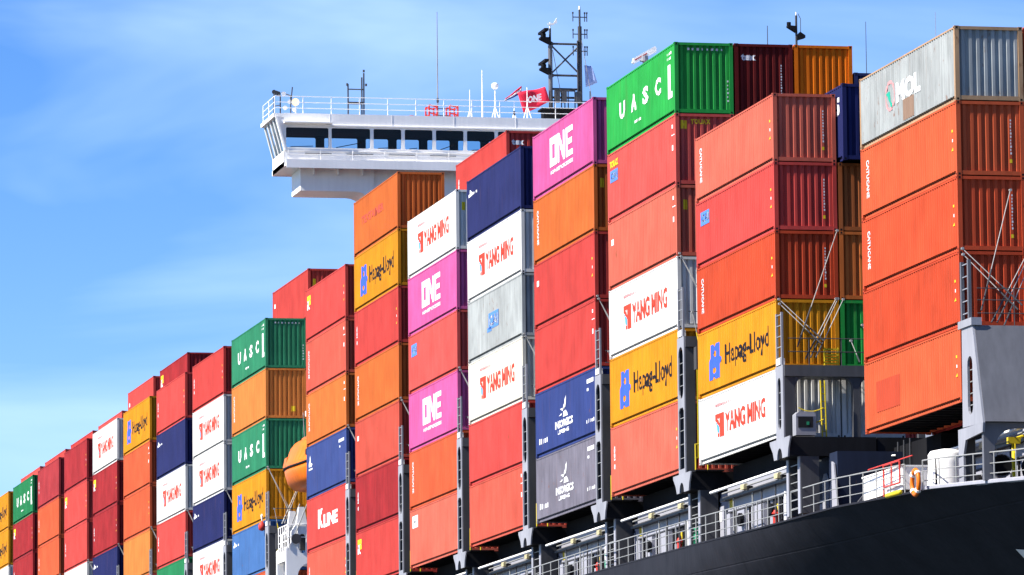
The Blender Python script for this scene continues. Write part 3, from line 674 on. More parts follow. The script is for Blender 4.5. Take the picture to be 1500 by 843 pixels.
RN = ['upper rod from outer corner', 'lower rod from outer corner', 'upper rod from inner corner', 'middle rod from inner corner', 'lower rod from inner corner', 'long rod from highest corner']
for a, b_ in (((-.10, 27.25), (-1.85, 25.2)), ((-.12, 27.05), (-1.7, 25.05)), ((-2.45, 27.2), (-.75, 24.6)), ((-2.45, 27.0), (-.95, 24.6)), ((-2.5, 26.8), (-1.2, 24.5)), ((-1.85, 29.3), (-.4, 25.0))):
    rod(RN.pop(0) + ' crossing the red box end ' + w1, (-1.5+a[0], yb+.12, a[1]-.5), (-1.5+b_[0], yb+1.2, b_[1]-.5), M_DGREY)

# ------------------------------------------------------------------ hatch coamings along the side passage
def coaming(bay, xw, y0, y1, zd):
    e = thing('hatch_coaming', 'pale lavender hatch coaming wall below the %s container stack from bow' % ORD[bay], 'hatch coaming', (xw, y0, zd), 'hatch coamings along the side passage')
    n = y1-y0
    wl_ = MB().box(-.25, 0, 0, n, 0, 2.25).build('wall', M_COAM, e)
    MB().box(-40.0, -.26, -.1, n+.1, 2.0, 3.04).build('hatch_cover', M_BLACK, e)  # shade under the boxes put into its black
    MB().bar((.62, -.3, 2.02), (.62, n-.1, 2.02), .055, 8).build('hand_pipe', M_WHITE, e)
    MB().bar((.16, -.2, 1.98), (.16, n, 1.98), .035, 8).build('service_pipe', M_GALV, e)
    MB().bar((.14, -.2, 1.80), (.14, n, 1.80), .04, 8).build('service_pipe', M_DGREY, e)
    for t in (.28, .72):
        v = MB(); v.box(.08, .26, n*t-.25, n*t+.25, 1.86, 2.06); v.lathe([(-.05, .10), (.05, .10)], (.2, n*t+.38, 1.98), 'y', 8); v.build('valve', paint('brass_fitting', (.45, .40, .24), .5), e)
        MB().box(.02, .2, n*t+.5, n*t+.75, 1.78, 1.95).build('valve_body', M_BLACK, e)
    for t in (.055, .925): MB().box(.003, .02, n*t-.30, n*t+.32, 1.32, 1.70).build('sign', M_YEL, wl_)
    # lockers, doors and dark recess plates
    for t, w, c in ((.02, .62, M_COAM), (.17, 1.1, M_COAM), (.36, 1.9, M_COAM), (.78, .45, M_COAM)):
        MB().box(.003, .14, n*t, n*t+w, .02, 1.12).build('locker', c, e)
    MB().box(.004, .02, n*.60, n*.60+1.15, .1, 1.18).build('recess_shade', M_DARK, wl_)  # dark plate painted as the shade inside a recess
    MB().box(.004, .02, n*.12, n*.12+.4, .05, 1.15).build('recess_shade', M_DARK, wl_)
    MB().box(.022, .05, n*.60+.75, n*.60+.98, .25, .95).build('sign', M_YEL, e)
    h = MB(); h.lathe([(0, .10), (.5, .10), (.56, .16), (.62, .10), (.7, .06)], (.16, n*.60+.95, .0), 'z', 10); h.build('hydrant', M_RED, e)
    MB().box(.004, .10, n*.84, n*.84+.16, .05, 1.25).build('vent_pipe', M_BLACK, e)
    MB().bar((.12, n*.80, .05), (.12, n*.80, 1.3), .05).build('vent_pipe', M_WHITE, e)
    for t in (.045, .10, .30, .345, .545, .72, .755, .90, .955):
        MB().box(.004, .06, n*t, n*t+.13, .03, 1.16).build('gap_shade', M_BLACK, e)  # flat black strips painted as the dark between lockers
    for t in (.145, .40, .52, .70, .87): MB().bar((.20, n*t, 0), (.20, n*t, 1.75), .032).build('riser_pipe', M_GALV if t < .5 else M_DGREY, e)
    MB().box(.02, .30, -.1, n, 1.66, 1.74).build('cable_tray', M_DGREY, e)
    MB().box(.02, .10, .2, n-.2, 1.17, 1.22).build('locker_ledge', M_DGREY, e)
    for t in (.25, .66):
        hr = MB(); hr.lathe([(-.06, .26), (.06, .26)], (.26, n*t, .72), 'x', 14); hr.build('hose_reel', M_BLACK, e)
    # navy cross-passage bulkhead aft of the wall with a pale door
    MB().box(-.35, -.05, -2.75, -.02, 0, 2.1).build('passage_bulkhead', M_NAVY, e)
    pd_ = MB().box(-.048, -.02, -1.65, -.75, .15, 1.55).build('passage_door', M_COAM, e)
    MB().box(-.02, -.005, -1.45, -1.05, .95, 1.40).build('door_window', M_WHITE, pd_)
    MB().box(-.048, .05, -2.6, -2.0, .0, 1.65).build('passage_post', M_COAM, e)
    MB().box(.052, .07, -2.5, -2.1, .95, 1.40).build('sign', M_YEL, e)
    for dy, c, mm in ((-3.35, 0, M_GRN), (-2.95, 1, M_GRN)):
        MB().lathe([(0, .13), (.55, .13), (.62, .09), (.75, .09), (.80, .14), (.86, .05)], (.55, dy, 0), 'z', 10).build('green_hydrant', mm, e, True)
    return e
for b in (2, 3, 4, 5, 6): coaming(b, -1.05, BAY[b]+.35, BAY[b]+P40-.2, edge(BAY[b]+6)[1])
coaming(1, -3.7, BAY[1]+4.2, BAY[1]+P40+5.5, 18.45)
cw = thing('shade_block', 'black box added as the shade under the first container stack from bow', 'bulkhead', (-3.9, BAY[1]-5.5, 18.6))  # black box added where the space under the stack is dark
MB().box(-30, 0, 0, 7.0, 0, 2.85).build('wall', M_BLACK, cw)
for k in range(3): MB().bar((.06, 1.6+k*.8, 0), (.06, 1.6+k*.8, 3.0), .03).build('pipe', M_DGREY, cw)
# bulkhead closing the passage under the open portal
pb = thing('passage_bulkhead', 'navy bulkhead with white stiffener under the open grey portal', 'bulkhead', (-1.4, yq+.2, 18.86))
MB().box(-3.2, 0, 0, 3.0, 0, 2.35).build('wall', M_NAVY, pb)
MB().bar((.2, .5, 2.2), (-2.2, 3.1, 2.2), .035).build('pipe', M_WHITE, pb)
MB().prism([(2.55, 0), (3.35, 0), (2.85, 1.9), (2.55, 2.0)], [], XP, .05, .11).build('stiffener', M_COAM, pb)
MB().prism([(1.0, .1), (1.75, .1), (1.75, 1.45), (1.55, 1.65), (1.2, 1.65), (1.0, 1.45)], [], XP, .01, .04).build('door', M_COAM, pb)
MB().prism([(-3.1, 0), (-.3, 0), (-.9, .7), (-1.4, 1.15), (-3.1, 1.15)], [], YP, 3.1, 3.2).build('windlass_guard', M_GREY, pb)

# ------------------------------------------------------------------ deck railing
def railing(y0, y1, label):
    x0, z0 = edge(y0); n = max(2, round((y1-y0)/1.55)); base = Vector((x0-.06, y0, z0))
    e = thing('deck_railing', label, 'railing', base, 'railings along the deck edge')
    P_ = []
    for k in range(n+1):
        y = y0+(y1-y0)*k/n; x, z = edge(y); P_.append(Vector((x-.06, y, z))-base)
    for h, r in ((1.05, .026), (.68, .018), (.34, .018)):
        MB().path([p+Vector((0, 0, h)) for p in P_], r, 6).build('rail', M_GALV, e)
    for p in P_: MB().bar(p, p+Vector((0, 0, 1.05)), .024, 6).build('stanchion', M_GALV, e)
SEG = [(-262, -246.5, 'beside the fifth stack from the bow'), (-246.3, -231.7, 'beside the fourth stack from the bow'), (-231.5, -217, 'beside the third stack from the bow'),
       (-216.8, -202, 'beside the second stack from the bow'), (-201.8, -188.4, 'beside the white deck box'), (-186.6, -171, 'beside the slate-grey plated bridge')]
for a, b_, s in SEG: railing(a, b_, 'pale steel deck edge railing ' + s)

# ------------------------------------------------------------------ deck fittings near the bow
def put(px, py, X, off=0): p = at(px, py, X); return p
p = at(1264, 722, -.9)
bx_ = thing('deck_box', 'white deck box with red tubular frame beside the railing', 'deck box', (-.9, p.y, 18.72))
ln = at(1322, 712, -.9).y-p.y
MB().box(-.9, 0, 0, ln, .22, 1.02).build('box', M_WHITE, bx_); MB().box(-.92, .03, -.02, ln+.02, 1.02, 1.08).build('lid', M_WHITE, bx_)
for a in (.3, ln-.5): MB().box(-.8, -.1, a, a+.2, -.1, .22).build('foot', M_DGREY, bx_)
fr = MB(); a, c = ln*.62, ln*1.02
fr.path([(.12, a, .1), (.12, a, 1.22), (.12, c, 1.22), (.12, c, .45), (.12, a, .45)], .035); fr.bar((.12, (a+c)/2, .45), (.12, (a+c)/2, 1.22), .03); fr.bar((.12, a-2.0, 1.24), (.12, c+1.6, 1.26), .025)
fr.build('red_frame', M_RED, bx_)
p = at(1341, 707, -.62)
lr = thing('life_ring', 'orange life ring hanging on the railing near the white deck box', 'life ring', (p.x, p.y, p.z))
m = MB(); Rm, rm, na, nb = .41, .10, 24, 8
for i in range(na):
    for j in range(nb):
        A, B_ = 2*math.pi*i/na, 2*math.pi*j/nb; m.v.append((rm*math.sin(B_)*.8, (Rm+rm*math.cos(B_))*math.cos(A), (Rm+rm*math.cos(B_))*math.sin(A)))
for i in range(na):
    for j in range(nb): m.f.append((i*nb+j, ((i+1) % na)*nb+j, ((i+1) % na)*nb+(j+1) % nb, i*nb+(j+1) % nb))
m.build('ring', M_BOAT, lr, True)
for k in range(4):
    A = math.pi/4+k*math.pi/2; c_ = (0, Rm*math.cos(A), Rm*math.sin(A)); t_ = Vector((0, -math.sin(A), math.cos(A)))*.05
    MB().bar(Vector(c_)-t_, Vector(c_)+t_, .108, 10).build('reflective_band', M_WHITE, lr)
p0, p1 = at(1299, 727, -.45), at(1319, 720, -.45)
yt = thing('line_float', 'yellow tube lying on the deck edge under the life ring', 'float', p0)
MB().lathe([(0, .02), (.04, .09), (p1.y-p0.y-.04, .09), (p1.y-p0.y, .02)], (0, 0, 0), 'y', 10).build('tube', M_YEL, yt, True)
p = at(1388, 716, -2.0)
wv = thing('ventilator_trunk', 'large white ventilator trunk standing aft of the slate-grey bridge', 'ventilator', (-2.0, p.y, 18.5))
m = MB(); m.lathe([(0, .72), (.05, .72), (1.2, .66), (1.5, .66), (1.62, .58), (1.7, .2)], (0, 0, 0), 'z', 24); m.build('trunk', M_WHITE, wv, True)
MB().lathe([(0, .80), (.08, .80)], (0, 0, 0), 'z', 24).build('flange', M_WHITE, wv)
MB().bar((.55, .5, .1), (.5, .35, 1.55), .035).build('lever', M_BLACK, wv)
p = at(1463, 694, -2.9)
cv = thing('cowl_ventilator', 'grey cowl ventilator with open round mouth under the plated bridge', 'ventilator', (-2.9, p.y, 18.35))
MB().lathe([(0, .26), (.55, .24)], (0, 0, 0), 'z', 16).build('stem', M_LGREY, cv, True)
m = MB(); cl = []
for k in range(9):
    A = math.pi/2*k/8; cl.append((Vector((.0, .42-.42*math.cos(A), .55+.42*math.sin(A))), .24+.16*(k/8)**1.5, A))
for c_, r_, A in cl:
    for j in range(16):
        t = 2*math.pi*j/16; m.v.append(tuple(c_+Vector((r_*math.cos(t), r_*math.sin(t)*math.cos(A), -r_*math.sin(t)*-math.sin(A)*-1))))
for i in range(8):
    for j in range(16): m.f.append((i*16+j, i*16+(j+1) % 16, (i+1)*16+(j+1) % 16, (i+1)*16+j))
m.build('cowl', M_LGREY, cv, True)
MB().lathe([(0, .02), (.02, .36)], (0, .36, .97), 'y', 16).build('mouth', M_DARK, cv)
p = at(1486, 702, -2.9)
yd = thing('yellow_davit', 'yellow post davit standing under the plated bridge', 'davit', (-2.9, p.y, 18.35))
MB().lathe([(0, .14), (.1, .14), (.12, .08), (1.75, .075)], (0, 0, 0), 'z', 12).build('post', M_YEL, yd, True)
MB().box(-.22, .22, -.1, .1, 1.6, 1.82).build('head', M_YEL, yd); MB().bar((0, 0, 1.75), (-.7, .1, 2.0), .05).build('arm', M_YEL, yd)
tk = thing('deck_tank', 'pale panelled locker standing under the plated bridge arch', 'locker', (-4.4, yb+5.6, 18.35))
MB().box(-1.2, 0, 0, 3.2, 0, 1.75).build('body', M_COAM, tk)
for k in range(3): MB().box(.003, .05, .15+k*1.0, 1.0+k*1.0, .15, 1.6).build('door', M_COAM, tk)
for k in range(2): MB().box(.052, .06, .35+k*1.4, .75+k*1.4, .9, 1.2).build('sign', M_YEL, tk)
wc = thing('winch', 'dark mooring winch with drum behind the cowl ventilator', 'winch', (-3.6, yb+5.0, 18.35))
MB().lathe([(-.5, .5), (-.45, .5), (-.44, .28), (.44, .28), (.45, .5), (.5, .5)], (0, 0, .6), 'x', 18).build('drum', M_BLACK, wc)
MB().box(-.6, .6, -.4, .4, 0, .18).build('bed', M_DGREY, wc)
p = at(1262, 662, -3.0)
fl = thing('floodlight', 'white floodlight on a bracket beside the open grey portal', 'floodlight', (p.x, p.y, p.z))
MB().lathe([(-.10, .08), (0, .16), (.06, .17)], (0, 0, 0), 'y', 14).build('lamp_housing', M_WHITE, fl, True)
MB().lathe([(0, .15), (.01, .15)], (0, .062, 0), 'y', 14).build('lens', M_COAM, fl)
MB().path([(-.22, 0, .22), (-.22, 0, -.25), (.2, 0, -.25), (.3, -.9, -.3)], .03).build('bracket', M_GALV, fl)
MB().box(-.4, .25, -.3, .1, -.42, -.28).build('tray', M_DGREY, fl)
wn = thing('deck_winch', 'black machinery drum below the white floodlight', 'winch', (p.x-.2, p.y, 19.0))
MB().lathe([(-.45, .30), (-.4, .30), (-.39, .16), (.39, .16), (.4, .30), (.45, .30)], (0, 0, 1.15), 'y', 14).build('drum', M_BLACK, wn)
MB().box(-.3, .3, -.5, .5, 0, .9).build('stand', M_BLACK, wn)

# ------------------------------------------------------------------ navigation bridge
YF, YR = -310.5, -314.5; ZB, ZS, ZT, ZC = 47.27, 48.30, 49.52, 50.33
XI = -50.7
nb_ = thing('navigation_bridge', 'long white ship bridge with row of dark windows above the containers', 'ship bridge', (-25, -312.5, 22))
B0 = (-25, -312.5, 22)
def np_(mb, name, mat, smooth=False, parent=None):
    o = mb.build(name, mat, parent or nb_, smooth); o.location = -Vector(B0) if parent is None else (0, 0, 0); return o
wins = [(-.10, -2.55), (-2.72, -4.95)] + [(-5.14-1.805*k, -5.14-1.805*k-1.61) for k in range(21)] + [(-43.3, -45.5), (-45.7, -47.9), (-48.1, -50.6)]
wl = lambda u0, u1, v0, v1: [(u0-.06, v0), (u0, v0+.06), (u0, v1-.06), (u0-.06, v1), (u1+.06, v1), (u1, v1-.06), (u1, v0+.06), (u1+.06, v0)]
np_(MB().prism([(0, ZB), (0, ZC), (XI, ZC), (XI, ZB)], [wl(a, b, ZS+.08, ZT) for a, b in wins], YP, YF-.12, YF), 'front_wall', M_WHITE); FW = nb_.children[0]
np_(MB().prism([(-.13, ZB), (-.13, ZC-.1), (XI, ZC-.1), (XI, ZB)], [wl(a-.28, b+.02, ZS+.02, ZT) for a, b in wins[1:-1]] + [wl(-.5, -2.5, ZS+.02, ZT)], YP, YR, YR+.1), 'rear_wall', M_DARK)
for a, b in wins: np_(MB().box(b-.02, a+.02, YF-.07, YF-.055, ZS+.06, ZT+.02), 'window_pane', M_GLASS, False, FW)
np_(MB().box(XI, 0, YR-.3, YF-.125, ZT+.12, ZC-.002), 'roof', M_WHITE)
np_(MB().box(XI+.13, -.12, YR+.11, YF-.13, ZT+.06, ZT+.118), 'ceiling', M_DARK)
np_(MB().box(XI, 0, YR-.2, YF-.125, ZB+.002, ZB+.3), 'floor', M_WHITE)
np_(MB().box(XI+1, -.12, YR+.12, YF-.13, ZB+.31, ZS-.25), 'console', M_DARK)
for X, s in ((0, 1), (XI, -1)):                                          # flared wing ends
    V = lambda y, z, lean: (X+s*lean, y, z)
    m = MB(); m.v = [V(YF, ZB, 0), V(YR, ZB, 0), V(YR, ZS-.1, 0), V(YF, ZS-.1, 0)]; m.f = [(0, 1, 2, 3)]
    np_(m, 'wing_side', M_WHITE)
    n = 4
    for k in range(n+1):
        y = YF-.03+(YR-YF+.06)*k/n; p = MB(); w_ = .30 if k == 0 else .12
        p.v = [V(y+w_/2, ZS-.1, 0), V(y-w_/2, ZS-.1, 0), V(y-w_/2, ZC-.2, .52), V(y+w_/2, ZC-.2, .52), V(y+w_/2, ZS-.1, -.1), V(y-w_/2, ZS-.1, -.1), V(y-w_/2, ZC-.2, .40), V(y+w_/2, ZC-.2, .40)]
        p.f = [(0, 1, 2, 3), (4, 7, 6, 5), (0, 4, 5, 1), (3, 2, 6, 7), (0, 3, 7, 4), (1, 5, 6, 2)]; np_(p, 'wing_mullion', M_WHITE)
    p = MB(); p.v = [V(YF, ZS-.1, -.04), V(YR, ZS-.1, -.04), V(YR, ZC-.25, .44), V(YF, ZC-.25, .44)]; p.f = [(0, 1, 2, 3)]; np_(p, 'wing_glazing', M_GLASS)
    p = MB(); lo, hi = (min(X, X+s*.62), max(X, X+s*.62)); p.box(lo, hi, YR-.35, YF+.0, ZC-.24, ZC-.02); np_(p, 'wing_visor', M_WHITE)
    p = MB(); p.prism([(X+s*.45, ZC-.25), (X, ZS-.1), (X-s*.02, ZS-.1), (X-s*.02, ZC-.25)], [], YP, YF-.12, YF-.02); np_(p, 'wing_corner', M_WHITE)
for k, (a, b) in enumerate(wins[:12]):                                   # wipers parked across the panes
    np_(MB().bar((a-.25, YF+.03, ZS+.10), (b+.5 if k % 3 else b+.9, YF+.03, ZS+.16+.25*(k % 3 == 1)), .022), 'wiper', M_BLACK)
for k in range(10): np_(MB().box(-2.6-k*3.6-.03, -2.6-k*3.6, YF+.001, YF+.012, ZT+.17, ZC-.01), 'plate_seam', M_WHITE)
# walkway with rails before the windows
np_(MB().box(XI, 0, YF+.002, YF+.75, ZB, ZB+.10), 'walkway', M_WHITE)
np_(MB().box(XI, .02, YF+.70, YF+.76, ZB-.16, ZB+.32), 'walkway_kerb', M_WHITE)
rl = MB()
for z in (.60, .95): rl.bar((0, YF+.73, ZB+z), (XI, YF+.73, ZB+z), .018)
for k in range(28): rl.bar((-.1-k*1.85, YF+.73, ZB+.1), (-.1-k*1.85, YF+.73, ZB+.95), .018)
np_(rl, 'walkway_rail', M_WHITE)
for k in range(14):
    hd = MB(); x = -1.2-k*2.4; hd.bar((x, YF+.06, ZS-.26), (x-1.5, YF+.06, ZS-.26), .018); hd.bar((x, YF, ZS-.26), (x, YF+.06, ZS-.26), .016)
    np_(hd, 'grab_rail', M_DGREY)
np_(MB().box(XI, .0, YF+.003, YF+.05, ZS-.13, ZS-.08), 'window_sill', M_WHITE)
np_(MB().box(XI, -2.4, YF+.003, YF+.10, ZT+.10, ZT+.16), 'eyebrow', M_WHITE)
np_(MB().box(-2.7, .05, YF+.003, YF+.55, ZT+.2, ZT+.26), 'sun_visor', M_WHITE)
# support girder with curved bracket and deckhouse
gz0, gz1 = 45.98, ZB-.004
for xa, xb, s in ((-1.0, -5.2, 1), (XI+1.0, XI+5.2, -1)):
    a, b = xa, xb
    out = [(a, gz1), (a, gz0+.02), (a-s*.1, gz0)] + [(b+s*1.05, gz0)] + [(b+s*1.05-s*1.0*math.sin(k*math.pi/12), gz0-1.0*(1-math.cos(k*math.pi/12))) for k in range(1, 7)] + [(b-s*.05, gz1)]
    np_(MB().prism(out, [], YP, YR+.6, YF-.5), 'wing_girder', M_WHITE)
    for k in range(3): np_(MB().box(min(a-s*(.7+k*1.4), a-s*(.76+k*1.4)), max(a-s*(.7+k*1.4), a-s*(.76+k*1.4)), YF-.498, YF-.1, gz0+.9, gz1-.01), 'girder_rib', M_WHITE)
np_(MB().box(XI+5.2, -5.2, YR+.4, YF-.7, 19, ZB-.002), 'deckhouse', M_WHITE)
for k in range(8):
    for j in range(12): np_(MB().box(-8.5-3.0*j-.5, -8.5-3.0*j, YF-.699, YF-.69, 22.6+k*2.9, 23.4+k*2.9), 'porthole', M_DARK)
# rail on the bridge roof
def toprail(name, label, pts, h=1.0):
    base = Vector(pts[0]); e = thing(name, label, 'railing', base)
    Q = [Vector(p)-base for p in pts]
    for z in (h, h*.66, h*.33): MB().path([q+Vector((0, 0, z)) for q in Q], .02, 5).build('rail', M_WHITE, e)
    for a, b in zip(Q, Q[1:]):
        n = max(1, round((b-a).length/1.65))
        for k in range(n): p = a+(b-a)*k/n; MB().bar(p, p+Vector((0, 0, h)), .024, 5).build('stanchion', M_WHITE, e)
toprail('roof_railing', 'white railing round the top of the white ship bridge', [(.5, YR-.2, ZC), (.5, YF-.25, ZC), (-50, YF-.25, ZC)])
# lamp cluster at the wing tip
lc = thing('lamp_cluster', 'cluster of floodlights on a frame at the bridge wing tip', 'floodlight', (.0, YF-1.6, ZC))
fr = MB(); fr.path([(.1, -1.2, 0), (.1, -1.2, 1.5), (.1, .9, 1.1), (.1, .9, 0)], .04); fr.path([(-.5, .9, 0), (-.5, .9, 1.1), (-.35, -1.2, 1.6)], .035); fr.bar((.1, -1.2, .8), (.1, .9, .55), .03); fr.bar((-.5, .9, .6), (-.6, .9, 1.6), .035); fr.build('frame', M_DGREY, lc)
for k, (x, y, z) in enumerate(((.1, -1.2, 1.62), (.1, -.4, 1.45), (.1, .3, 1.3), (-.1, .9, 1.2), (-.45, .9, .75), (-.3, .2, .5), (-.7, .9, .3))):
    MB().lathe([(-.14, .05), (0, .13), (.03, .13)], (x, y, z), 'y', 10).build('lamp', M_DGREY if k < 3 else M_WHITE, lc)
sp = thing('searchlight', 'lit warm searchlight beside the lamp cluster on the bridge roof', 'searchlight', (-.78, YF-.75, ZC))
MB().bar((0, 0, 0), (0, 0, .55), .05).build('stand', M_WHITE, sp)
MB().lathe([(-.22, .14), (-.1, .22), (.02, .23)], (0, 0, .75), 'y', 14).build('housing', M_WHITE, sp, True)
MB().lathe([(0, .21), (.012, .21)], (0, .022, .75), 'y', 14).build('lens', M_LAMP, sp)
# ladder-like signal mast
sm = thing('signal_lamp_mast', 'dark ladder-shaped signal lamp mast on the bridge roof', 'mast', (-4.5, YF-2, ZC))
for x, h in ((.45, 2.05), (-.35, 2.45), (-.47, 2.7)): MB().bar((x, 0, 0), (x, 0, h), .045).build('post', M_DGREY, sm)
for z in (.25, .95, 1.0, 1.75): MB().bar((.45, 0, z), (-.45, 0, z), .035).build('crossbar', M_DGREY, sm)
for z in (.15, .9): MB().box(-.36, .4, -.15, .15, z, z+.10).build('shelf', M_DGREY, sm)
for x, z in ((.5, 1.95), (-.6, 1.95), (-.47, 2.75)): MB().lathe([(0, .06), (.14, .06)], (x, 0, z), 'z', 8).build('lamp', M_DGREY, sm)
# antennas
def whip(name, label, px, ytop, Y=YF-3.2, r=.03, tripod=0, cat='antenna', mat=M_WHITE, headr=0, mids=()):
    p = aty(px, ytop, Y); e = thing(name, label, cat, (p.x, Y, ZC)); h = p.z-ZC
    MB().bar((0, 0, 0), (0, 0, h), r, 6, r*.45).build('pole', mat, e)
    if tripod:
        for k in range(3): a = 2*math.pi*k/3+.4; MB().bar((tripod*math.cos(a)*.55, tripod*math.sin(a)*.55, 0), (0, 0, tripod*1.6), .025).build('leg', mat, e)
    if headr: MB().lathe([(h-.12, headr*.55), (h-.02, headr), (h+.16, headr*1.05), (h+.24, headr*.6)], (0, 0, 0), 'z', 12).build('head', mat, e, True)
    for z in mids: MB().lathe([(z-.12, .07), (z+.12, .07)], (0, 0, 0), 'z', 8).build('collar', M_DGREY, e)
    return e
whip('whip_antenna', 'tall thin whip antenna rising inside the red cage', 640, 18, r=.045, tripod=.5, mids=(1.4,), mat=M_LGREY)
whip('whip_antenna', 'slim white antenna with a tripod foot nearest the red cage', 688, 132, r=.04, tripod=.55)
whip('whip_antenna', 'plain tall white pole antenna between the tripod and mushroom antennas', 706, 103, r=.05, tripod=.35)
whip('mushroom_antenna', 'white mushroom-headed antenna on a tripod', 725, 128, r=.06, tripod=.7, headr=.20)
whip('whip_antenna', 'short white antenna before the striped flag', 753, 148, r=.04, tripod=.5, mids=(.75,))
whip('flagstaff', 'white tripod flagstaff before the red flag', 772, 128, r=.045, tripod=.75, cat='flagstaff')
whip('whip_antenna', 'thin pole antenna standing behind the maroon container', 1124, 38, Y=YF-6, r=.05, mat=M_DGREY)
whip('whip_antenna', 'hair-thin dark whip antenna behind the navy container', 1268, 32, Y=YF-5, r=.035, mat=M_DGREY)
whip('whip_antenna', 'hair-thin pale whip antenna behind the rust-streaked grey container', 1370, 18, Y=YF-5, r=.03, mat=M_LGREY)
pa, pb_ = aty(626, 150, YF-3.2), aty(668, 150, YF-3.2)
rcg = thing('antenna_cage', 'red tubular safety cage round the whip antenna foot', 'cage', (pa.x, YF-3.2, ZC)); w_ = pb_.x-pa.x
for a, b in ((0, .28), (.72, 1)):
    m = MB()
    for y in (-.5, .5):
        for z in (.5, .95): m.bar((w_*a, y, z+.15*(a if a else 1-b)), (w_*b, y, z), .045)
    for u in (a, b):
        for y in (-.5, .5): m.bar((w_*u, y, 0), (w_*u, y, 1.05), .05)
        for z in (.5, .95): m.bar((w_*u, -.5, z), (w_*u, .5, z), .03)
    m.build('cage_side', M_RED, rcg)
m = MB()
for z in (.45, .85): m.bar((w_*.28, .5, z), (w_*.72, .5, z), .025)
m.build('cage_gate', M_DGREY, rcg)
p = aty(603, 165, YF-3); cm_ = thing('roof_vent', 'small white roof ventilator with red cap on the bridge roof', 'ventilator', (p.x, YF-3, ZC))
MB().lathe([(0, .28), (.28, .28), (.34, .2)], (0, 0, 0), 'z', 12).build('body', M_WHITE, cm_); MB().lathe([(.34, .16), (.46, .14)], (0, 0, 0), 'z', 12).build('cap', M_RED, cm_)
# radar mast
MX = -17.2; MY = YF-4.0
rm_ = thing('radar_mast', 'dark lattice radar mast with crossed braces on the bridge roof', 'mast', (MX, MY, ZC))
XL, XR = .85, -.92
for x, h, r in ((XL, 5.9, .13), (XR, 7.05, .12)):
    MB().bar((x, 0, 0), (x, 0, h-1.0), r, 10).build('column', M_GREY if x > 0 else M_DGREY, rm_); MB().bar((x, 0, h-1.0), (x, 0, h), r*.5, 8).build('topmast', M_DGREY, rm_)
MB().bar((XR+.16, .1, 0), (XR+.16, .1, 5.2), .05).build('cable_run', M_DGREY, rm_)
for z in (5.0, 3.15, 2.35, 1.85): MB().bar((XL, 0, z), (XR, 0, z), .065, 8).build('crossbar', M_DGREY, rm_)
for a, b in (((XL, 4.95), (XR, 3.2)), ((XR, 4.95), (XL, 3.2))): MB().bar((a[0], .03, a[1]), (b[0], .03, b[1]), .05, 8).build('brace', M_DGREY, rm_)
for z in (5.0, 3.15):
    for x, s in ((XL, -1), (XR, 1)): MB().prism([(x, z-.25), (x+s*.28, z), (x, z+.18)], [], YP, -.04, .04).build('gusset', M_DGREY, rm_)
for z in (5.25, 3.45):
    MB().prism([(XL, z-.3), (XL+.62, z+.0), (XL+.62, z+.10), (XL, z+.10)], [], YP, -.25, .25).build('radar_bracket', M_BLACK, rm_)
    sc_ = MB(); sc_.lathe([(0, .16), (.22, .16), (.28, .1)], (XL+.40, 0, z+.1), 'z', 10); sc_.box(XL+.28, XL+.52, -.9, .9, z+.38, z+.52); sc_.build('radar_scanner', M_BLACK, rm_)
pf = MB(); pf.box(-1.5, 1.5, -.6, .6, 1.05, 1.15); pf.box(-.5, 1.35, -.4, .4, .6, 1.05); pf.build('platform', M_BLACK, rm_)
pr = MB()
for x in (-1.4, -.5, -.1, .1, .3, .7, 1.0): pr.bar((x, .4, 1.15), (x, .4, 2.2), .035)
pr.bar((-1.4, .4, 1.6), (1.0, .4, 1.6), .03); pr.bar((-.5, .4, 2.2), (.7, .4, 2.2), .05); pr.build('platform_rail', M_DGREY, rm_)
for x in (XL-.3, .15, XR+.2): MB().box(x-.14, x+.14, .2, .55, 1.5, 2.15).build('equipment_box', M_DGREY, rm_)
for z in (6.6, 5.6, 4.6):
    m = MB(); m.bar((XR-.45, 0, z), (XR+.42, 0, z), .03)
    for x in (XR-.43, XR-.30, XR+.40): m.bar((x, 0, z-.26), (x, 0, z+.30), .028); m.lathe([(.2, .05), (.3, .05)], (x, 0, z), 'z', 6)
    m.build('dipole_antenna', M_DGREY, rm_)
wv2 = MB(); wv2.bar((XL, 0, 5.9), (XL, 0, 6.25), .04); wv2.prism([(XL+.14, 6.18), (XL-.22, 6.22), (XL-.40, 6.52), (XL-.42, 6.25), (XL-.2, 6.10), (XL+.1, 6.10)], [], YP, -.05, .05); wv2.build('wind_vane', M_WHITE, rm_)
MB().lathe([(0, .07), (.2, .05)], (XR, 0, 7.05), 'z', 8).build('top_lamp', M_WHITE, rm_)
MB().bar((XL-.1, .2, 4.6), (XL-.55, .3, 2.0), .018).build('stay', M_DGREY, rm_); MB().bar((XR-.06, .2, 5.2), (XR-.65, .3, 1.5), .018).build('halyard', M_LGREY, rm_)
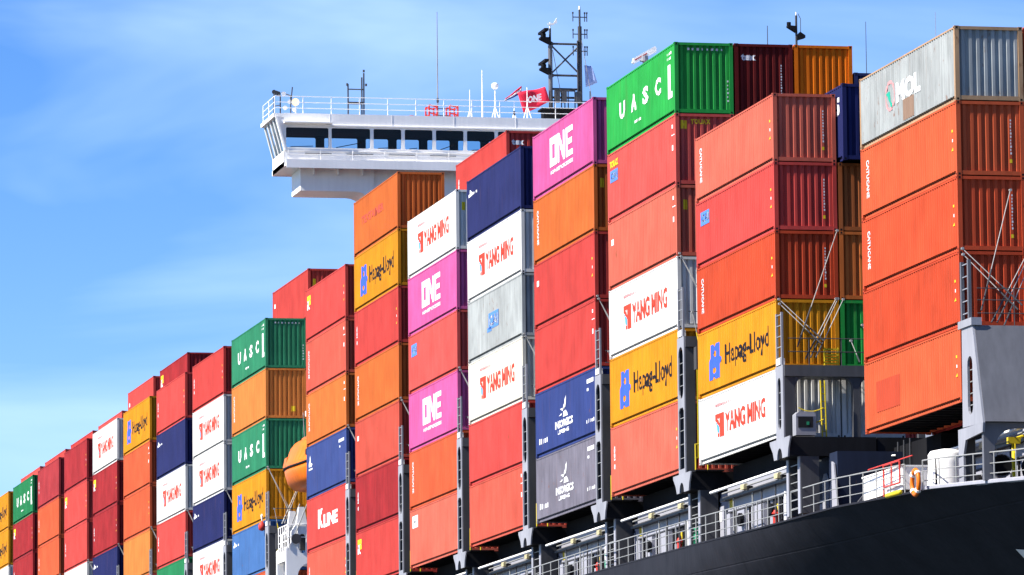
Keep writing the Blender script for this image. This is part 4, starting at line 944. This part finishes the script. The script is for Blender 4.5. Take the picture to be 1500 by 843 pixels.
# second mast top visible beyond the maroon and orange boxes
p = aty(1166, 18, YF-6); sm2 = thing('aft_mast', 'dark mast top with radar bracket behind the orange container end', 'mast', (p.x, YF-6, ZC)); h = p.z-ZC
MB().bar((0, 0, 0), (0, 0, h-.2), .07).build('pole', M_DGREY, sm2); MB().bar((0, 0, h-.2), (0, 0, h), .04).build('tip_lamp', M_WHITE, sm2)
MB().prism([(0, h-1.25), (.55, h-.92), (.55, h-.82), (0, h-.86)], [], YP, -.2, .2).build('radar_bracket', M_BLACK, sm2)
m = MB(); m.lathe([(0, .13), (.2, .13)], (.45, 0, h-.82), 'z', 10); m.build('radar_motor', M_BLACK, sm2)
MB().prism([(0, h-1.7), (-.5, h-1.55), (-.5, h-1.4), (-.2, h-1.2), (0, h-1.45)], [], YP, -.2, .2).build('lamp_bracket', M_BLACK, sm2)
MB().path([(-.1, .05, h-.1), (-.25, .05, h-.4), (-.25, .05, h-1.2)], .02).build('cable', M_DGREY, sm2)
# radar bar seen above the green container
pa, pc = aty(926, 90, YF-5), aty(961, 74, YF-5); mid = (pa+pc)/2
rb = thing('radar_scanner', 'white bar radar scanner with red stripe above the bright green container', 'radar', (mid.x, YF-5, ZC)); zz = mid.z-ZC
d = (pc-pa)*.5; d = Vector((d.x, 0, 0)); 
m = MB(); hx = abs(pa.x-pc.x)/2; ht = (pc.z-pa.z)/2
m.prism([(hx, -ht-.10), (hx-.06, -ht+.16), (-hx+.1, ht+.22), (-hx, ht+.12), (-hx, ht-.10), (hx-.1, -ht-.16)], [], lambda u, v, d_: (u, d_, v+zz), -.14, .14); m.build('scanner_bar', M_WHITE, rb)
m = MB(); m.prism([(hx-.12, -ht+.02), (hx-.12, -ht+.08), (-.15, .12+ht*.1), (-.15, .05+ht*.1)], [], lambda u, v, d_: (u, d_, v+zz), .142, .15); m.build('stripe', M_RED, rb)
MB().lathe([(0, .10), (zz-.35, .10), (zz-.33, .26), (zz-.02, .24)], (0, 0, 0), 'z', 12).build('pedestal', M_LGREY, rb)
# flags
def flag(name, label, quad, mats, nx=10, ny=6, amp=.09):
    a, b, c, d_ = [Vector(p) for p in quad]; e = thing(name, label, 'flag', a)
    for s, mt in enumerate(mats):
        m = MB(); n0, n1 = s*ny//len(mats), (s+1)*ny//len(mats)
        for j in range(n0, n1+1):
            for i in range(nx+1):
                u, v = i/nx, j/ny; p = (a*(1-u)+b*u)*(1-v)+(d_*(1-u)+c*u)*v
                m.v.append(tuple(p-a+Vector((0, 1, .25))*amp*math.sin(u*7+v*2)*(.3+u)))
        w = nx+1
        for j in range(n1-n0):
            for i in range(nx): m.f.append((j*w+i, j*w+i+1, (j+1)*w+i+1, (j+1)*w+i))
        o = m.build('cloth', mt, e, True); sd = o.modifiers.new('thick', 'SOLIDIFY'); sd.thickness = .01
    return e
fq = [aty(x, y, YF-3.6) for x, y in ((758, 136), (798, 128), (805, 150), (767, 167))]
fe = flag('flag', 'red flag with lettering flying beside the radar mast', fq, [paint('flag_red', (.62, .02, .05), .7)])
tv = text_pts('ONE', 1.0, .42, 0, 0, .04); m = MB()
fa, fb_ = aty(773, 152, YF-3.4), aty(793, 147, YF-3.4)
k_ = (fb_.x-fa.x)
for x, y in tv[0]: m.v.append((fa.x-fq[0].x+k_*x, .22, fa.z-fq[0].z+y*.95+(fb_.z-fa.z)*x))
m.f = list(tv[1]); m.build('lettering', printm('softwhite'), fe)
fq = [aty(x, y, YF-3.9) for x, y in ((764, 126), (740, 145), (738, 150), (764, 137))]
flag('striped_flag', 'small red, white and blue flag behind the red flag', fq, [paint('flag_red', (.62, .02, .05), .7), M_WHITE, paint('flag_blue', (.02, .03, .14), .7)], amp=.06)
fq = [aty(x, y, MY) for x, y in ((856, 96), (866, 97), (875, 122), (858, 128))]
flag('pale_flag', 'pale blue flag hanging from the radar mast halyard', fq, [paint('flag_pale', (.28, .36, .62), .7)], amp=.05)

# ------------------------------------------------------------------ lifeboat and davit
lb = thing('lifeboat', 'orange enclosed lifeboat hanging beside the ship bridge tower', 'lifeboat', (-1.35, -309.6, 28.85))
def boat_ring(t):      # t 0..1 along the boat: half-width, keel and roof height
    s = math.sin(math.pi*min(1, max(0, .06+.88*t)))**.45
    return 1.45*s
m = MB(); mm = MB(); nst = 15; Lb = 7.4; prof = [(0, 0), (.55, .08), (.85, .45), (.97, .95), (1.0, 1.25)]
top = [(1.0, 1.27), (.97, 1.55), (.72, 2.45), (.55, 2.72), (.0, 2.80)]
for MBx, pr_ in ((m, prof), (mm, top)):
    for i in range(nst):
        t = i/(nst-1); w_ = boat_ring(t); y = (t-.5)*Lb; sh = .35*(2*t-1)**4
        tp = 1-.75*max(0, abs(2*t-1)-.50)/.50 if MBx is mm else 1
        line = [(a, (z if MBx is m else 1.27+(z-1.27)*tp)+sh*(1-z/3)) for a, z in pr_]
        for a, z in line: MBx.v.append((a*w_, y, z))
        for a, z in reversed(line): MBx.v.append((-a*w_, y, z))
    k2 = 2*len(pr_)
    for i in range(nst-1):
        for j in range(k2-1): MBx.f.append((i*k2+j, i*k2+j+1, (i+1)*k2+j+1, (i+1)*k2+j))
    MBx.f.append(tuple(range(k2))); MBx.f.append(tuple((nst-1)*k2+j for j in range(k2)))
m.build('hull', M_BOAT, lb, True); cn_ = mm.build('canopy', M_BOAT, lb)
rs = MB(); 
for s in (-1, 1): rs.path([(s*(boat_ring(i/(nst-1))+.02), (i/(nst-1)-.5)*Lb, 1.26+.2*(2*i/(nst-1)-1)**4) for i in range(nst)], .06)
rs.build('rubbing_strake', M_RUB, lb)
MB().box(-.9, .9, Lb/2-.95, Lb/2-.55, 1.75, 2.05).build('window', M_DARK, cn_)
MB().prism([(1.42, 1.35), (1.30, 1.9), (1.0, 1.9), (1.0, 1.35)], [], YP, -1.6, -.8).build('side_hatch', M_BOAT, lb)
for y in (-3.0, 3.0): MB().box(-.25, .25, y-.15, y+.15, 1.9, 2.7).build('lifting_hook', M_DGREY, lb)
MB().box(-.45, .45, Lb/2-.62, Lb/2-.1, 1.9, 2.3).build('end_hatch', M_RUB, cn_)
MB().box(-.5, .5, -.6, 1.0, 2.62, 2.95).build('conning_hatch', M_BOAT, lb)
for y in (-2.4, 2.4): MB().bar((0, y, 2.5), (.1, y, 4.6), .02).build('fall_wire', M_GALV, lb)
dv = thing('boat_davit', 'white arched davit frame standing under the orange lifeboat', 'davit', (-1.3, -309.6, 19))
for y in (-3.2, -.2):
    o = [(1.5, 0), (1.5, 6.6), (1.2, 6.9), (1.2, 7.5), (.9, 8.0), (.75, 8.9), (.45, 8.9), (.3, 8.0), (-1.4, 8.0), (-1.4, 0), (-.9, 0), (-.85, 5.0)] + [(.0+.85*math.cos(math.pi-k*math.pi/10), 5.0+.8*math.sin(math.pi-k*math.pi/10)) for k in range(1, 10)] + [(.85, 5.0), (.85, 0)]
    MB().prism(o, [oval(.35, .75, 6.3, 7.4), oval(-.35, .1, 6.3, 7.4), oval(-1.05, -.6, 6.3, 7.4)], YP, y, y+.30).build('davit_frame', M_WHITE, dv)
    MB().prism([(-1.0, 8.0), (-1.35, 8.0), (-1.9, 11.5), (-1.5, 14.2), (-.2, 14.6), (-.2, 14.3), (-1.3, 13.9), (-1.55, 11.5)], [], YP, y+.05, y+.25).build('davit_arm', M_WHITE, dv)
    MB().lathe([(-.1, .28), (.1, .28)], (.95, y+.45, 7.1), 'y', 14).build('sheave', M_DGREY, dv)
    MB().bar((1.1, y+.4, 7.1), (.2, y+.4, 9.3), .03).build('fall_wire', M_GALV, dv)
for k in range(4): MB().bar((1.35-k*.5, .14, 6.6), (1.35-k*.5, .14, 7.9), .03).build('stanchion', M_WHITE, dv)
for z in (7.2, 7.9): MB().bar((1.4, .14, z), (-.3, .14, z), .03).build('end_rail', M_WHITE, dv)
MB().box(-1.3, .9, -2.85, -.202, 7.5, 7.9).build('platform', M_DGREY, dv)
MB().box(1.25, 1.49, -2.85, -.202, 5.9, 6.45).build('tie_plate', M_WHITE, dv)
rl = MB()
for z in (.0, .45, .9): rl.bar((1.42, -2.85, 7.0+z), (1.42, 0.1, 7.0+z), .03)
for k in range(5): rl.bar((1.42, -2.8+k*.72, 6.5), (1.42, -2.8+k*.72, 7.9), .03)
rl.build('rail', M_WHITE, dv)
MB().box(-.6, .5, -1.9, -1.0, 6.6, 7.5).build('winch', M_DGREY, dv)
p = at(385, 771, .1); bl = thing('marker_buoy', 'small red marker float hung on the tower before the ninth stack', 'buoy', (p.x+.05, p.y, p.z))
MB().lathe([(-.28, .05), (-.2, .2), (.05, .22), (.2, .1), (.3, .04)], (0, 0, 0), 'z', 12).build('float', M_RED, bl, True)
MB().lathe([(.3, .03), (.6, .08), (.7, .02)], (0, 0, 0), 'z', 10).build('lamp', M_WHITE, bl)
